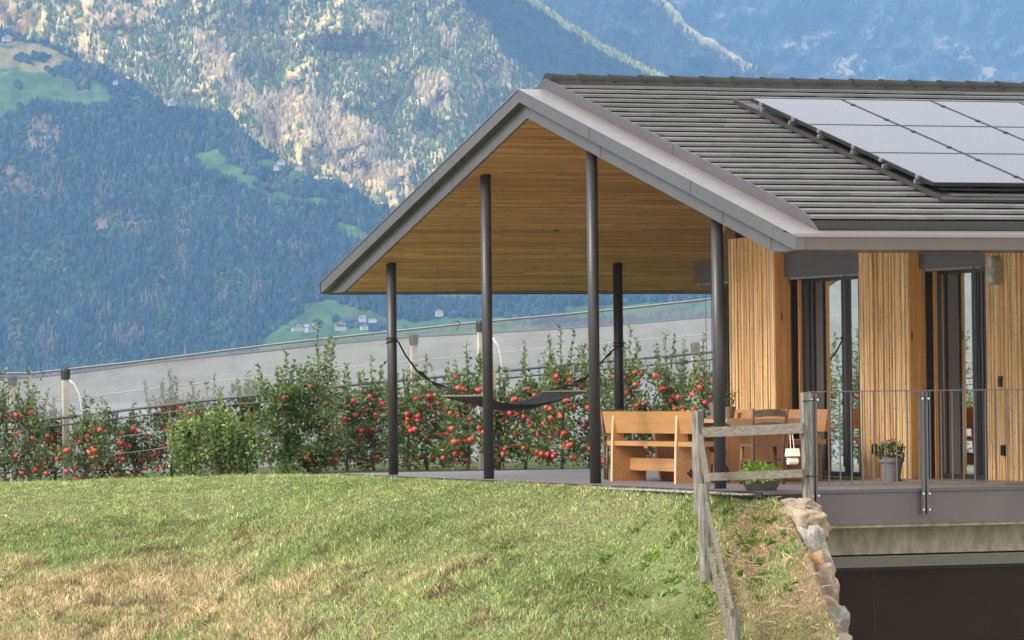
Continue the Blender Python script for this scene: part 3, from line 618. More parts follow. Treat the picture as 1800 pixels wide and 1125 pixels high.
# ================================================================== FURNITURE
def bench(u0, s, v0, v1, label, legs, clover=False):
    """u0 = back plane, s=+1 seat towards +u"""
    t = thing('bench', label, 'bench', (u0+.2*s, (v0+v1)/2, 0), 'solid wood garden benches at the table')
    X = lambda a: u0+s*a
    b = MB(); b.hexa([(X(.035), v0, .58), (X(.075), v0, .58), (X(.075), v1, .58), (X(.035), v1, .58), (X(-.015), v0, .84), (X(.03), v0, .84), (X(.03), v1, .84), (X(-.015), v1, .84)]); b.build('backrest', M['benchwood'] if s > 0 else M['benchdark'], t)
    b = MB(); b.box(min(X(.0), X(.43)), max(X(.0), X(.43)), v0+.12, v1-.12, .43, .485); b.build('seat', M['benchwood'], t)
    for v_ in legs:
        b = MB(); pg = [(X(-.03), 0), (X(.41), 0), (X(.41), .36), (X(.38), .42), (X(.17), .42), (X(.13), .50), (X(.09), .80), (X(.0), .81), (X(-.02), .42)]
        if s < 0: pg = pg[::-1]
        b.ext(pg, 1, v_-.028, v_+.028); lg = b.build('leg', M['benchwood'] if s > 0 else M['benchdark'], t)
        b = MB(); b.hexa([(X(-.034), v_-.028, 0), (X(-.031), v_-.028, 0), (X(-.031), v_+.028, 0), (X(-.034), v_+.028, 0), (X(-.024), v_-.028, .42), (X(-.021), v_-.028, .42), (X(-.021), v_+.028, .42), (X(-.024), v_+.028, .42)])
        b.hexa([(X(-.024), v_-.028, .421), (X(-.021), v_-.028, .421), (X(-.021), v_+.028, .421), (X(-.024), v_+.028, .421), (X(-.004), v_-.028, .81), (X(-.001), v_-.028, .81), (X(-.001), v_+.028, .81), (X(-.004), v_+.028, .81)])
        b.build('leg_edge', M['benchedge'], lg)
        b = MB(); b.box(min(X(.03), X(.36)), max(X(.03), X(.36)), v_+.03, v_+.075, .385, .428); b.build('seat_cleat', M['benchedge'], lg)
        if clover and v_ == min(legs):
            b = MB(); cx_, cz_ = X(.155), .115
            for k in range(4):
                q = k*math.pi/2; dx, dz = math.cos(q), math.sin(q)
                b.ext([(cx_, cz_), (cx_+dx*.03-dz*.022, cz_+dz*.03+dx*.022), (cx_+dx*.055, cz_+dz*.055), (cx_+dx*.03+dz*.022, cz_+dz*.03-dx*.022)], 1, v_-.031, v_-.0285)
            b.build('quatrefoil_inlay', M['black'], lg)  # black inlay, the dark of a cut-out put into colour
    b = MB(); b.box(min(X(.20), X(.24)), max(X(.20), X(.24)), legs[0]+.03, legs[1]-.03, .13, .28); b.build('stretcher', M['benchwood'], t)
    return t
bench(1.0, 1, 5.05, 7.95, 'long light wood bench seen from behind, standing left of the table beside the fence post', (5.62, 7.62), True)
bench(2.92, -1, 5.55, 8.5, 'reddish wood bench behind the table with its back to the house wall', (5.9, 8.1))
t = thing('table', 'thick live edge wooden table between the two benches on the terrace', 'table', (1.9, 6.6, 0))
b = MB(); b.ext([(1.49, .66), (2.31, .66), (2.40, .685), (2.41, .715), (2.36, .742), (1.44, .742), (1.42, .70)], 1, 5.16, 8.0); b.build('tabletop', M['table'], t)
for v_ in (5.42, 7.6):
    b = MB(); b.ext([(1.60, 0), (2.26, 0), (2.32, .64), (1.50, .64)] , 1, v_-.04, v_+.04); b.build('leg', M['benchdark'], t)
b = MB(); b.box(1.86, 1.92, 5.47, 7.55, .2, .34); b.build('stretcher', M['benchdark'], t)
def chair(o, rot, label):
    t = thing('chair', label, 'chair', o, 'rustic wooden chairs')
    cs, sn = math.cos(rot), math.sin(rot)
    P = lambda x, y, z: (o[0]+x*cs-y*sn, o[1]+x*sn+y*cs, z)
    for sx in (-1, 1):
        b = MB(); b.tube([P(sx*.175, .0, 0), P(sx*.18, .01, .45), P(sx*.195, -.05, .70), P(sx*.205, -.09, .86)], [.019, .022, .019, .017], 8); b.build('leg', M['chair'], t, smooth=True)
        b = MB(); b.tube([P(sx*.21, .41, 0), P(sx*.195, .385, .44)], [.017, .022], 8); b.build('leg', M['chair'], t, smooth=True)
    b = MB(); b.hexa([P(-.19, -.005, .43), P(.19, -.005, .43), P(.22, .41, .43), P(-.22, .41, .43), P(-.19, -.005, .462), P(.19, -.005, .462), P(.22, .41, .462), P(-.22, .41, .462)]); b.build('seat', M['chair'], t)
    for z_, h_ in ((.80, .075), (.665, .05)):
        b = MB(); k = 6
        for i in range(k):
            x0, x1 = -.19+.38*i/k, -.19+.38*(i+1)/k; y0, y1 = -.065-.02*math.sin(math.pi*i/k)-(z_-.7)*.25, -.065-.02*math.sin(math.pi*(i+1)/k)-(z_-.7)*.25
            t0, t1 = z_+h_*.5+.02*math.sin(math.pi*i/k), z_+h_*.5+.02*math.sin(math.pi*(i+1)/k)
            b.hexa([P(x0, y0, z_-h_*.5+.012*math.sin(math.pi*i/k)), P(x1, y1, z_-h_*.5+.012*math.sin(math.pi*(i+1)/k)), P(x1, y1+.016, z_-h_*.5+.012*math.sin(math.pi*(i+1)/k)), P(x0, y0+.016, z_-h_*.5+.012*math.sin(math.pi*i/k)), P(x0, y0, t0), P(x1, y1, t1), P(x1, y1+.016, t1), P(x0, y0+.016, t0)])
        b.build('back_slat', M['chair'], t)
    for (a, c, z_) in (((-.18, .01), (.18, .01), .2), ((-.2, .39), (.2, .39), .24), ((-.18, .01), (-.205, .4), .28), ((.18, .01), (.205, .4), .28), ((-.18, .01), (-.205, .4), .15), ((.18, .01), (.205, .4), .15)):
        b = MB(); b.tube([P(a[0], a[1], z_), P(c[0], c[1], z_)], .011, 6); b.build('stretcher', M['chair'], t)
chair((1.58, 4.32, 0), -.12, 'dark brown slat back chair at the near end of the table, behind the fence rails')
chair((1.52, 8.75, 0), 2.9, 'brown wooden chair at the far end of the table, half hidden behind the light bench')
# pots
def leafball(name, c, rx, rz, n, size, m_, parent, seed, tag_=None, droop=0., dome=False):
    R = np.random.default_rng(seed); d = R.normal(size=(n, 3)); d /= np.linalg.norm(d, axis=1)[:, None]; r = R.uniform(.25, 1, n)**.6
    r = r*(.75+.5*vn(d[:, 0]*3+seed, d[:, 2]*3+d[:, 1]*2, 1., 2))
    p = np.array(c)+d*r[:, None]*np.array([rx, rx, rz])
    if dome: p[:, 2] = np.maximum(p[:, 2], c[2]-rz*.1)
    return leaves(name, p, d, size, m_, parent, R)
def leafquads(p, d, size, R):
    n = len(p); a = R.normal(size=(n, 3))+d*.9+np.array([0, 0, .25]); a /= np.linalg.norm(a, axis=1)[:, None]
    s = np.cross(a, R.normal(size=(n, 3))); s /= np.linalg.norm(s, axis=1)[:, None]
    L_ = size*R.uniform(.65, 1.25, n)[:, None]; up_ = np.cross(s, a)
    V = np.stack([p, p+a*L_*.5+s*L_*.24+up_*L_*.06, p+a*L_, p+a*L_*.5-s*L_*.24+up_*L_*.06], 1).reshape(-1, 3)
    i = np.arange(n)*4; return V, np.concatenate([np.stack([i, i+1, i+2], -1), np.stack([i, i+2, i+3], -1)])
def leaves(name, p, d, size, m_, parent, R):
    V, T = leafquads(p, d, size, R); return npmesh(name, V, T, m_, parent=parent)
t = thing('potted_plant', 'round grey pot with bushy green herb against the middle timber pillar', 'potted plant', (3.31, 4.72, 0), 'potted plants on the terrace')
b = MB(); b.lathe([(.10, 0), (.128, .22), (.148, .222), (.150, .275), (.138, .275), (.12, .24)], (3.31, 4.72, .001), 24); b.build('pot', M['potgrey'], t)
leafball('foliage', (3.31, 4.72, .34), .17, .13, 650, .04, M['potleaf'], t, 5)
t = thing('planter', 'dark oval trough with bright green leafy plants behind the lower fence rail', 'planter', (.30, 1.62, 0), 'potted plants on the terrace')
b = MB(); b.lathe([(.14, 0), (.19, .10), (.20, .125), (.215, .13), (.215, .145), (.19, .145), (.18, .12)], (.30, 1.62, -.03), 24, sx=1.05, sy=.7); b.build('trough', M['potdark'], t)
leafball('foliage', (.27, 1.62, .18), .22, .11, 420, .06, M['limeleaf'], t, 6)
t = thing('potted_plant', 'small brownish pot with red flowers on the table beside the column', 'potted plant', (2.15, 6.55, .745), 'potted plants on the terrace')
b = MB(); b.lathe([(.05, 0), (.075, .12), (.078, .14), (.068, .14)], (2.02, 6.45, .744), 16); b.build('pot', M['pot2'], t)
leafball('foliage', (2.02, 6.45, .98), .07, .12, 120, .04, M['potleaf'], t, 7)
leafball('blossom', (2.02, 6.45, 1.08), .06, .09, 12, .03, M['apple'], t, 8)
t = thing('potted_plant', 'pale grey flower pot with green leaves on the table just left of the column', 'potted plant', (1.70, 6.12, .745), 'potted plants on the terrace')
b = MB(); b.lathe([(.045, 0), (.075, .17), (.08, .19), (.07, .19)], (1.70, 6.12, .744), 16); b.build('pot', M['potgrey'], t)
leafball('foliage', (1.70, 6.12, 1.00), .06, .07, 50, .04, M['potleaf'], t, 9)

# ---------------- hammock
t = thing('hammock', 'black cloth hammock with pale spreader bars slung between two porch columns', 'hammock', (2.0, 14.04, .9))
A1 = np.array([1.36, 14.04, 1.055]); B1 = np.array([2.83, 14.04, 1.10]); hb_ = .80
V = []; Fh = []; nu, nv = 28, 14
for i in range(nu+1):
    s = i/nu
    for j in range(nv+1):
        q = j/nv*2-1; x_ = A1[0]+(B1[0]-A1[0])*s; wv = hb_*(1-.30*math.sin(math.pi*s)); y_ = 14.04+q*wv
        z_ = A1[2]+(B1[2]-A1[2])*s-.22*math.sin(math.pi*s)**.8*(1-.35*q*q)+.008*math.sin(q*14+s*2)*math.sin(math.pi*s)
        V.append((x_, y_, z_-.012))
for i in range(nu):
    for j in range(nv): a = i*(nv+1)+j; Fh.append((a, a+1, a+nv+2, a+nv+1))
o = npmesh('cloth', V, Fh, M['hammock'], parent=t, smooth=True); md = o.modifiers.new('thickness', 'SOLIDIFY'); md.thickness = .01
RA = np.array([.88, 14.04, 1.27]); RB = np.array([3.18, 14.04, 1.31])
for P_, R0 in ((A1, RA), (B1, RB)):
    b = MB(); b.tube([P_+np.array([0, -.86, 0]), P_+np.array([0, .86, 0])], .012, 8); b.build('spreader_bar', M['spreader'], t)
    b = MB()
    for k in range(10):
        y_ = -.78+k*.173; b.tube([P_+np.array([0, y_, 0]), P_*.5+R0*.5+np.array([0, y_*.42, -.02]), R0], .0038, 5)
    b.build('cord', M['rope'], t)
b = MB(); b.tube([RA, (.70, 14.04, 1.40), (.52, 14.0, 1.62), (.42, 13.99, 1.80)], [.022, .014, .012, .012], 7)
b.tube([(.80, 14.04, 1.33), (.74, 14.04, 1.38)], .03, 8)
for z_ in (1.80, 1.83, 1.79):
    b.tube([(.35+.073*math.cos(q), 14.04+.073*math.sin(q), z_+.015*math.sin(q*1.0+z_*40)) for q in np.linspace(0, 2*math.pi, 14)], .009, 5)
b.build('rope', M['rope'], t)
b = MB(); b.tube([RB, (3.30, 14.04, 1.40), (3.45, 14.0, 1.58), (3.58, 13.97, 1.70)], [.022, .010, .010, .012], 7); b.tube([(3.33, 14.04, 1.43), (3.43, 14.02, 1.55), (3.52, 14., 1.62)], .012, 6)
b.tube([(3.22, 14.04, 1.34), (3.27, 14.04, 1.39)], .03, 8)
for z_ in (1.72, 1.76):
    b.tube([(3.64+.073*math.cos(q), 14.04+.073*math.sin(q), z_+.012*math.sin(q)) for q in np.linspace(0, 2*math.pi, 14)], .009, 5)
b.build('rope', M['rope'], t)

# ================================================================== FENCE
def wpost(b, top, base, w_, tilt=0, seed=0, n=10):
    R = random.Random(seed); pts = []; rr = []
    for i in range(9):
        s = i/8; p = np.array(base)*(1-s)+np.array(top)*s; pts.append(p+np.array([R.uniform(-.004, .004), R.uniform(-.004, .004), 0])); rr.append(w_*R.uniform(.95, 1.05)*(1.04-.06*s))
    b.tube(pts, rr, n)
fn = thing('wooden_fence', 'weathered grey split wood fence stepping down the bank and across to the balcony railing', 'fence', at(1238, 860, 43)*np.array([1, 1, 0]))
p1t, p1b = at(1226, 722, 43.4), at(1231, 905, 43.4); p2t, p2b = at(1236, 851, 42.0), at(1241, 1022, 42.0); p3t, p3b = at(1290, 1071, 39.6), at(1294, 1240, 39.6)
for i, (a, c, w_) in enumerate(((p1t, p1b, .068), (p2t, p2b, .066), (p3t, p3b, .064))):
    b = MB(); wpost(b, a, c, w_, seed=i, n=7); b.build('post', M['greywood'], fn)
p4t, p4b = at(1416, 690, 42.35), at(1420, 884, 42.35)
b = MB(); b.beam(p4b, p4t, .085, .085, (0, 1, 0)); b.build('post', M['greywood'], fn)
b = MB(); b.tube([p4t+np.array([-.06, -.05, -.09]), p4t+np.array([.0, -.058, -.088]), p4t+np.array([.12, .0, -.08])], .006, 5); b.tube([p4t+np.array([-.05, -.055, -.87]), p4t+np.array([.10, -.05, -.87])], .006, 5); b.build('tie_wire', M['black'], fn)
def rail(a, c, h_, d_=.035):
    b = MB(); k = 8; a, c = np.array(a), np.array(c); R = random.Random(int(abs(a[0])*1000))
    for i in range(1): b.beam(a, c, d_, h_)
    b.build('rail', M['greyrail'], fn)
rail(at(1236, 760, 43.3), at(1413, 752.5, 42.25), .105); rail(at(1242, 838.5, 43.25), at(1413, 832, 42.2), .085)
rail(at(1231, 770, 43.25), at(1244, 853, 41.95), .085, .05); rail(at(1227, 838, 43.3), at(1233, 872, 42.6), .07, .04)
rail(at(1242, 888, 41.9), at(1287, 1076, 39.5), .075, .035); rail(at(1246, 968, 41.85), at(1290, 1150, 39.45), .075, .035)
t = thing('paper_roll_holder', 'cream paper roll in a small hanging holder dangling from the upper fence rail', 'roll holder', at(1392, 785, 42.1))
c0 = at(1393, 796, 42.1)
b = MB(); b.hexa([c0+np.array(v) for v in ((-.068, -.045, -.035), (.068, -.045, -.035), (.068, .045, -.035), (-.068, .045, -.035), (-.062, -.03, .045), (.062, -.03, .045), (.062, .03, .045), (-.062, .03, .045))]); b.build('holder', M['white'], t)
b = MB(); b.tube([c0+np.array([-.052, 0, -.085]), c0+np.array([.052, 0, -.085])], .036, 14); b.build('paper_roll', M['white'], t)
b = MB(); tp_ = at(1393, 757, 42.15); b.tube([c0+np.array([-.02, 0, .045]), tp_+np.array([-.03, 0, -.04])], .004, 4); b.tube([c0+np.array([.02, 0, .045]), tp_+np.array([.0, 0, -.04])], .004, 4); b.build('string', M['white'], t)

# ================================================================== BOULDERS, weeds
def boulder(c, s, seed, m_, lab):
    from mathutils import Euler
    bm_v, bm_f = [], []
    import bmesh
    bm = bmesh.new(); bmesh.ops.create_icosphere(bm, subdivisions=4, radius=1)
    for v in bm.verts:
        p = v.co.copy(); q = Vector((max(-.72, min(.72, p.x)), max(-.72, min(.72, p.y)), max(-.7, min(.7, p.z))))/.72
        n1 = noise.noise(p*1.3+Vector((seed*3.1, 0, 0))); n4 = abs(noise.noise(p*2.2+Vector((seed, seed, 0)))); n2 = noise.noise(p*3.5+Vector((0, seed*1.7, 0))); n3 = noise.noise(p*9+Vector((0, 0, seed)))
        q = q*(1+.25*n1+.12*n2+.06*n3-.18*n4); v.co = Vector((q.x*s[0], q.y*s[1], q.z*s[2]))
    rz = Matrix.Rotation(-YAW+seed*.4 % .5, 4, 'Z') @ Matrix.Rotation(.2*math.sin(seed), 4, 'Y'); bmesh.ops.transform(bm, matrix=rz, verts=bm.verts)
    me = bpy.data.meshes.new('boulder'); bm.to_mesh(me); bm.free(); me.materials.append(m_); me.polygons.foreach_set('use_smooth', [True]*len(me.polygons))
    o = bpy.data.objects.new('boulder', me); o.location = tuple(map(float, c)); C.objects.link(o)
    for k, v in tagd(lab, 'boulder', 'boulders holding up the bank beside the garage').items(): o[k] = v
BD = [((1411, 893), 42.3, (.10, .26, .08), 'porphyry', 'small pinkish boulder at the top of the bank, right under the last fence post'),
      ((1413, 924), 42.0, (.165, .32, .14), 'sandstone', 'rounded buff sandstone boulder just below the fence post, against the steel beam'),
      ((1405, 960), 41.8, (.15, .30, .16), 'porphyry', 'pinkish grey slab below the sandstone boulder'),
      ((1438, 985), 41.5, (.10, .30, .30), 'granite', 'speckled grey granite boulder standing upright against the dark garage opening'),
      ((1418, 1010), 41.3, (.17, .33, .20), 'orange', 'orange stained flat boulder in the middle of the bank edge'),
      ((1440, 1040), 41.2, (.095, .30, .26), 'porphyry', 'thin reddish boulder below the granite one'),
      ((1432, 1085), 40.9, (.15, .33, .20), 'sandstone', 'pale sandstone boulder near the bottom of the bank edge'),
      ((1457, 1108), 40.6, (.11, .30, .22), 'granite', 'lowest pale grey boulder at the bottom edge beside the garage'),
      ((1438, 1150), 40.2, (.22, .32, .22), 'porphyry', 'large reddish boulder below all the others')]
for i, (pp, D_, s_, mm_, lb) in enumerate(BD): boulder(at(pp[0]-(2 if i < 2 else 5), pp[1]-(1 if i < 2 else 3), D_), (s_[0]*(1.12 if i < 2 else 1.35), s_[1], s_[2]*1.1), i+1, M[mm_], lb)
b = MB()
for d0_ in np.arange(30, 42.9, .5):
    pass
# retaining earth behind the boulders is part of the ground sheet
def rosette(R, l, d, n, ln):
    z = float(hz(l, d)); c = LD(l, d, z); V = []; T = []
    for k in range(n):
        a = R.uniform(0, 6.28); e = R.uniform(.25, 1.0); dr = np.array([math.cos(a)*math.cos(e), math.sin(a)*math.cos(e), math.sin(e)]); s = np.cross(dr, (0, 0, 1)); s /= np.linalg.norm(s)+1e-9; L_ = ln*R.uniform(.6, 1.2); w_ = L_*.14
        p = c+np.array([R.uniform(-.02, .02), R.uniform(-.02, .02), 0]); m_ = p+dr*L_*.55; t_ = p+dr*L_+np.array([0, 0, -.25*L_])
        i = len(V); V += [p-s*w_*.3, p+s*w_*.3, m_+s*w_, m_-s*w_, t_]; T += [(i, i+1, i+2), (i, i+2, i+3), (i+3, i+2, i+4)]
    return V, T
V = []; T = []; R_ = np.random.default_rng(4)
spots = [(1260, 915), (1275, 910), (1320, 960), (1345, 965), (1330, 972), (1375, 955), (1365, 950), (1300, 935), (1345, 910), (1390, 1022), (1335, 1025), (1320, 1030), (1250, 1070), (1262, 1062), (1165, 970), (1140, 990), (1060, 985), (870, 970), (1185, 960), (1130, 930), (1200, 905), (1150, 1040), (1100, 1040), (1215, 1010), (1290, 955), (1310, 955), (1185, 1030), (820, 1110), (1225, 880), (1245, 1040)]
def gpix(px, py):
    # ground point under a pixel, marching along the ray
    q = fw+(px-900)/F*r2-(py-562.5)/F*u2
    for s in np.arange(34, 62, .05):
        p = CAM+q*s; l, d = toLD(p[0], p[1])
        if p[2] < hz(l, d, False): return l, d
    return None
for (a, c) in spots:
    g_ = gpix(a, c)
    if g_:
        for k in range(4):
            v_, t_ = rosette(R_, g_[0]+R_.normal(0, .09), g_[1]+R_.normal(0, .16), 9, .11); i = len(V); V += v_; T += [tuple(i+j for j in f) for f in t_]
npmesh('weeds', V, T, M['weeds'], kind='stuff', label='bright green dandelion rosettes scattered on the bank near the fence')
V = []; T = []
for k in range(420):
    px_, py_ = R_.uniform(1235, 1440), R_.uniform(880, 1120)
    if k > 300: px_, py_ = R_.uniform(0, 1230), R_.uniform(950, 1120)
    if px_ > 1395+(py_-870)*.25: continue
    g_ = gpix(px_, py_)
    if not g_: continue
    a = R_.uniform(0, 6.28); L_ = R_.uniform(.05, .22); c = LD(g_[0], g_[1], float(hz(*g_))+R_.uniform(.01, .05)); dr = np.array([math.cos(a), math.sin(a), R_.uniform(-.2, .5)])*L_; s = np.array([0, 0, .0035])
    i = len(V); V += [c-s, c+s, c+dr*.5+s+np.array([0, 0, .01]), c+dr*.5-s+np.array([0, 0, .01]), c+dr]; T += [(i, i+1, i+2), (i, i+2, i+3), (i+3, i+2, i+4)]
npmesh('straw', V, T, M['straw'], kind='stuff', label='dry pale stalks lying on the bank')
V = []; T = []
for k in range(70):
    px_, py_ = R_.uniform(560, 1200), R_.uniform(842, 1000)
    g_ = gpix(px_, py_)
    if not g_: continue
    c = LD(g_[0], g_[1], float(hz(*g_))+.03); a = R_.uniform(0, 6.28); s1 = np.array([math.cos(a), math.sin(a), .3])*.03; s2 = np.array([-math.sin(a), math.cos(a), .2])*.018
    i = len(V); V += [c-s1, c+s2, c+s1, c-s2]; T += [(i, i+1, i+2), (i, i+2, i+3)]
npmesh('fallen_leaves', V, T, M['dleaf'], kind='stuff', label='few orange fallen leaves on the lawn')
# gravel strip along the terrace edge
n = 6500; R_ = np.random.default_rng(5); yy = R_.uniform(1.3, 16.2, n); yy = np.where((yy > 6.2) & (yy < 12.8), np.where(R_.random(n) < .5, yy*.35, 13+yy*.2), yy); xx = .085-np.abs(R_.normal(0, .07, n)); e = R_.random(n) < .25; xx[e] = R_.uniform(-.2, 6, e.sum()); yy[e] = R_.uniform(15.5, 15.9, e.sum())
s_ = R_.uniform(.008, .02, n); l_, d_ = toLD(xx, yy); zz = np.maximum(hz(l_, d_), -.035)+.004
oct_ = np.array([[1, 0, 0], [-1, 0, 0], [0, 1, 0], [0, -1, 0], [0, 0, .7], [0, 0, -.7]]); V = (np.stack([xx, yy, zz], -1)[:, None]+oct_[None]*s_[:, None, None]*R_.uniform(.7, 1.3, (n, 6, 1))).reshape(-1, 3)
tf = np.array([[0, 2, 4], [2, 1, 4], [1, 3, 4], [3, 0, 4], [2, 0, 5], [1, 2, 5], [3, 1, 5], [0, 3, 5]]); T = (np.arange(n)[:, None, None]*6+tf[None]).reshape(-1, 3)
npmesh('gravel', V, T, M['gravel'], kind='stuff', label='white gravel strip along the terrace edge')

exec_orchard = True
# ================================================================== ORCHARD
def gz(px, D):  # ground height at a lateral pixel column and depth in the orchard
    l = (px-900)/F*D; return float(hz(l, D*math.cos(PIT)))
def tree(px, D, ytop, wpx, seed, label, n_leaf=1500, apples=16, young=False, name='apple_tree', shoots=6, shootlen=.42, low=0.):
    R = np.random.default_rng(seed); base = at(px, 830, D); z0 = gz(px, D)-.02; base[2] = z0; top = at(px, ytop, D)[2]; H = top-z0; W = wpx/F*D/2
    t = thing(name, label, 'apple tree' if apples or not young else 'shrub', base, 'apple trees in the orchard rows')
    P = []; Dv = []; b = MB(); rise = H*.68
    tr = [base+np.array([R.normal(0, .02), R.normal(0, .02), s*rise]) for s in np.linspace(0, 1, 7)]; b.tube(tr, list(np.linspace(.032, .012, 7)), 7)
    nb = 30; ends = []
    for k in range(nb):
        s = low+(1-low)*(k+.5)/nb; a = R.uniform(0, 6.28); z_ = z0+.12+s*(rise-.1); ln = W*R.uniform(.65, 1.15)*(1-.45*s**1.5); e = R.uniform(-.1, .55)
        d_ = np.array([math.cos(a)*math.cos(e), math.sin(a)*math.cos(e), math.sin(e)]); p0 = np.array([base[0], base[1], z_]); p1 = p0+d_*ln*.55; p2 = p0+d_*ln+np.array([0, 0, -.06*ln+R.normal(0, .05)])
        b.tube([p0, p1, p2], [.010, .007, .004], 4, False); m_ = int(n_leaf/nb*.8)
        q = R.uniform(.12, 1.05, m_)[:, None]; c = p0*(1-q)+p2*q; dd = R.normal(size=(m_, 3)); P.append(c+dd*.065); Dv.append(dd+d_); ends.append((p0, p1, p2))
    for k in range(shoots):  # upright water shoots with spaced leaves
        a = R.uniform(0, 6.28); r_ = W*R.uniform(0, .75 if not young else 1.2) if k else 0.; zb = z0+rise*(R.uniform(.72 if not young else .1, 1) if k else .97); st = np.array([base[0]+math.cos(a)*r_, base[1]+math.sin(a)*r_, zb])
        en_z = (top-(R.uniform(.1, .45)*shootlen if k else 0)) if not young else zb+R.uniform(.5, 1)*(top-zb)*.75; hh = max(.18, min(en_z-zb, shootlen*1.6)); dr = np.array([math.cos(a)*.18, math.sin(a)*.18, 1]); en = st+dr*hh*R.uniform(.75, 1) if k else np.array([base[0], base[1], top])
        b.tube([st-np.array([0, 0, .1]), st, en], [.008, .006, .003], 4, False); L_ = np.linalg.norm(en-st); m_ = int(L_/.017)
        q = np.linspace(0, 1, m_)[:, None]; c = st*(1-q)+en*q; aa = np.arange(m_)*2.4; dd = np.stack([np.cos(aa), np.sin(aa), np.full(m_, 1.1)], -1); P.append(c); Dv.append(dd*3)
    b.build('trunk', M['bark'], t); P = np.concatenate(P); Dv = np.concatenate(Dv); Dv /= np.linalg.norm(Dv, axis=1)[:, None]+1e-9
    leaves('foliage', P, Dv, .082, M['leafy'] if young else (M['leafmid'] if 'bushy' in label else M['leaf']), t, R)
    me = None
    for k in range(apples):
        i = R.integers(0, len(ends)); p0, p1, p2 = ends[i]; q = R.uniform(.25, 1); c = p0*(1-q)+p2*q+np.array([R.normal(0, .02), R.normal(0, .02), -.045]); f_ = -FH*R.uniform(.0, .16); c = c+f_
        if me is None:
            bb = MB(); r = .039; bb.lathe([(.001, r*.72), (r*.35, r*.92), (r*.75, r*.78), (r, r*.2), (r*.93, -r*.35), (r*.62, -r*.85), (r*.2, -r*.95)], (0, 0, 0), 10); o = bb.build('apple', M['apple'], None, smooth=True); me = o.data
        else: o = bpy.data.objects.new('apple', me); C.objects.link(o)
        sc_ = R.uniform(.85, 1.15); o.scale = (sc_, sc_, sc_); o.rotation_euler = (R.uniform(-.5, .5), R.uniform(-.5, .5), R.uniform(0, 6)); o.location = tuple(map(float, c-np.array(t.location))); o.parent = t
        if k == 0: o.matrix_parent_inverse = Matrix.Identity(4)
    return t
W_ = ['eleventh', 'tenth', 'ninth', 'eighth', 'seventh', 'sixth', 'fifth', 'fourth', 'third', 'second', 'first']
def lerp0(x): return float(np.interp(x, [-2600, -520, -260, 0], [540, 565, 600, 640]))
FR = [  # px, depth, top y, width px, leaves, apples, young, label
    (8, 66.5, 648, 60, 900, 4, False, 'leafy apple tree at the left edge of the orchard with tall bare shoots'),
    (52, 66.5, 650, 55, 900, 9, False, 'thin apple tree with one tall upright shoot left of the first concrete post'),
    (95, 68, 700, 60, 1000, 14, False, 'apple tree directly behind the first concrete post'),
    (150, 66.5, 690, 70, 1200, 15, False, 'apple tree just right of the first concrete post and its white hoop'),
    (180, 68.5, 698, 60, 900, 13, False, 'second apple tree right of the first concrete post'),
    (235, 68, 708, 85, 1300, 15, False, 'apple tree with many small red apples between the concrete post and the pale young shrubs'),
    (300, 68, 652, 70, 1200, 16, False, 'apple tree with two tall shoots rising behind the net'),
    (330, 66, 705, 50, 1100, 0, True, 'pale green young shrub without fruit at the lawn edge, left one of the pale group'),
    (378, 68, 662, 70, 1200, 13, False, 'apple tree with a forked top above the pale young shrubs'),
    (388, 66, 690, 62, 1500, 0, True, 'broad pale green young shrub in the middle of the pale group'),
    (432, 66, 728, 45, 800, 0, True, 'low pale green young shrub, rightmost of the pale group'),
    (438, 68, 655, 60, 1100, 8, False, 'apple tree with a few fruits left of the big bushy tree'),
    (505, 65.6, 622, 120, 4200, 4, False, 'big bushy green tree with arching branches at the lawn edge'),
    (560, 65.6, 572, 80, 1900, 4, False, 'tree with a very tall single leader shoot rising above the net'),
    (612, 66.5, 640, 80, 1500, 20, False, 'apple tree directly left of the first porch column'),
    (655, 67, 625, 70, 1400, 22, False, 'apple tree half hidden behind the first porch column'),
    (718, 66, 645, 65, 1300, 13, False, 'apple tree just right of the first porch column'),
    (752, 66.5, 626, 75, 1500, 20, False, 'fruiting apple tree behind the left hammock rope'),
    (823, 65.5, 600, 80, 1700, 26, False, 'tall apple tree full of red fruit left of the second porch column'),
    (880, 66, 640, 60, 1300, 16, False, 'apple tree behind the white hoop right of the second porch column'),
    (925, 65.5, 600, 85, 1800, 24, False, 'apple tree behind the middle of the hammock'),
    (988, 65, 573, 85, 1900, 30, False, 'tall apple tree heavy with fruit above the right end of the hammock'),
    (1040, 65, 590, 60, 1400, 18, False, 'apple tree hidden mostly by the third porch column'),
    (1110, 64.5, 575, 80, 1700, 26, False, 'apple tree just right of the dark rear column'),
    (1172, 64.5, 585, 85, 1700, 28, False, 'apple tree above the middle of the light bench'),
    (1240, 64, 590, 80, 1500, 22, False, 'apple tree left of the rightmost porch column'),
    (1300, 64, 600, 80, 1200, 14, False, 'apple tree at the right end of the row beside the house corner'),
]
for i, (px_, D_, yt, wp, nl, ap, yg, lb) in enumerate(FR):
    tree(px_, D_, yt, wp*(1.40 if not yg else 1.2), 100+i, lb, int(nl*1.5), int(ap*1.9), yg, 'young_shrub' if yg else 'apple_tree', shoots=(6 if 'bushy' not in lb else 16) if not yg else 26, shootlen=.5 if not yg else .6)
for i, px_ in enumerate([-960, -860, -750, -650, -560, -470, -380, -290, -200, -120, -60]):
    tree(px_, 66.5, lerp0(px_)+20+15*math.sin(i*2.3), 110, 500+i, f'{W_[i]} apple tree past the leafy tree with tall bare shoots', 1700, 12, False, shoots=5, shootlen=.5)
BK = ['apple tree of the second row, partly veiled by net, leftmost', 'apple tree of the second row, veiled by net, above the pale young shrubs', 'apple tree of the second row behind the big bushy tree', 'apple tree of the second row right of the first porch column', 'apple tree of the second row left of the second porch column', 'apple tree of the second row behind the hammock', 'apple tree of the second row behind the third porch column', 'apple tree of the second row behind the light bench']
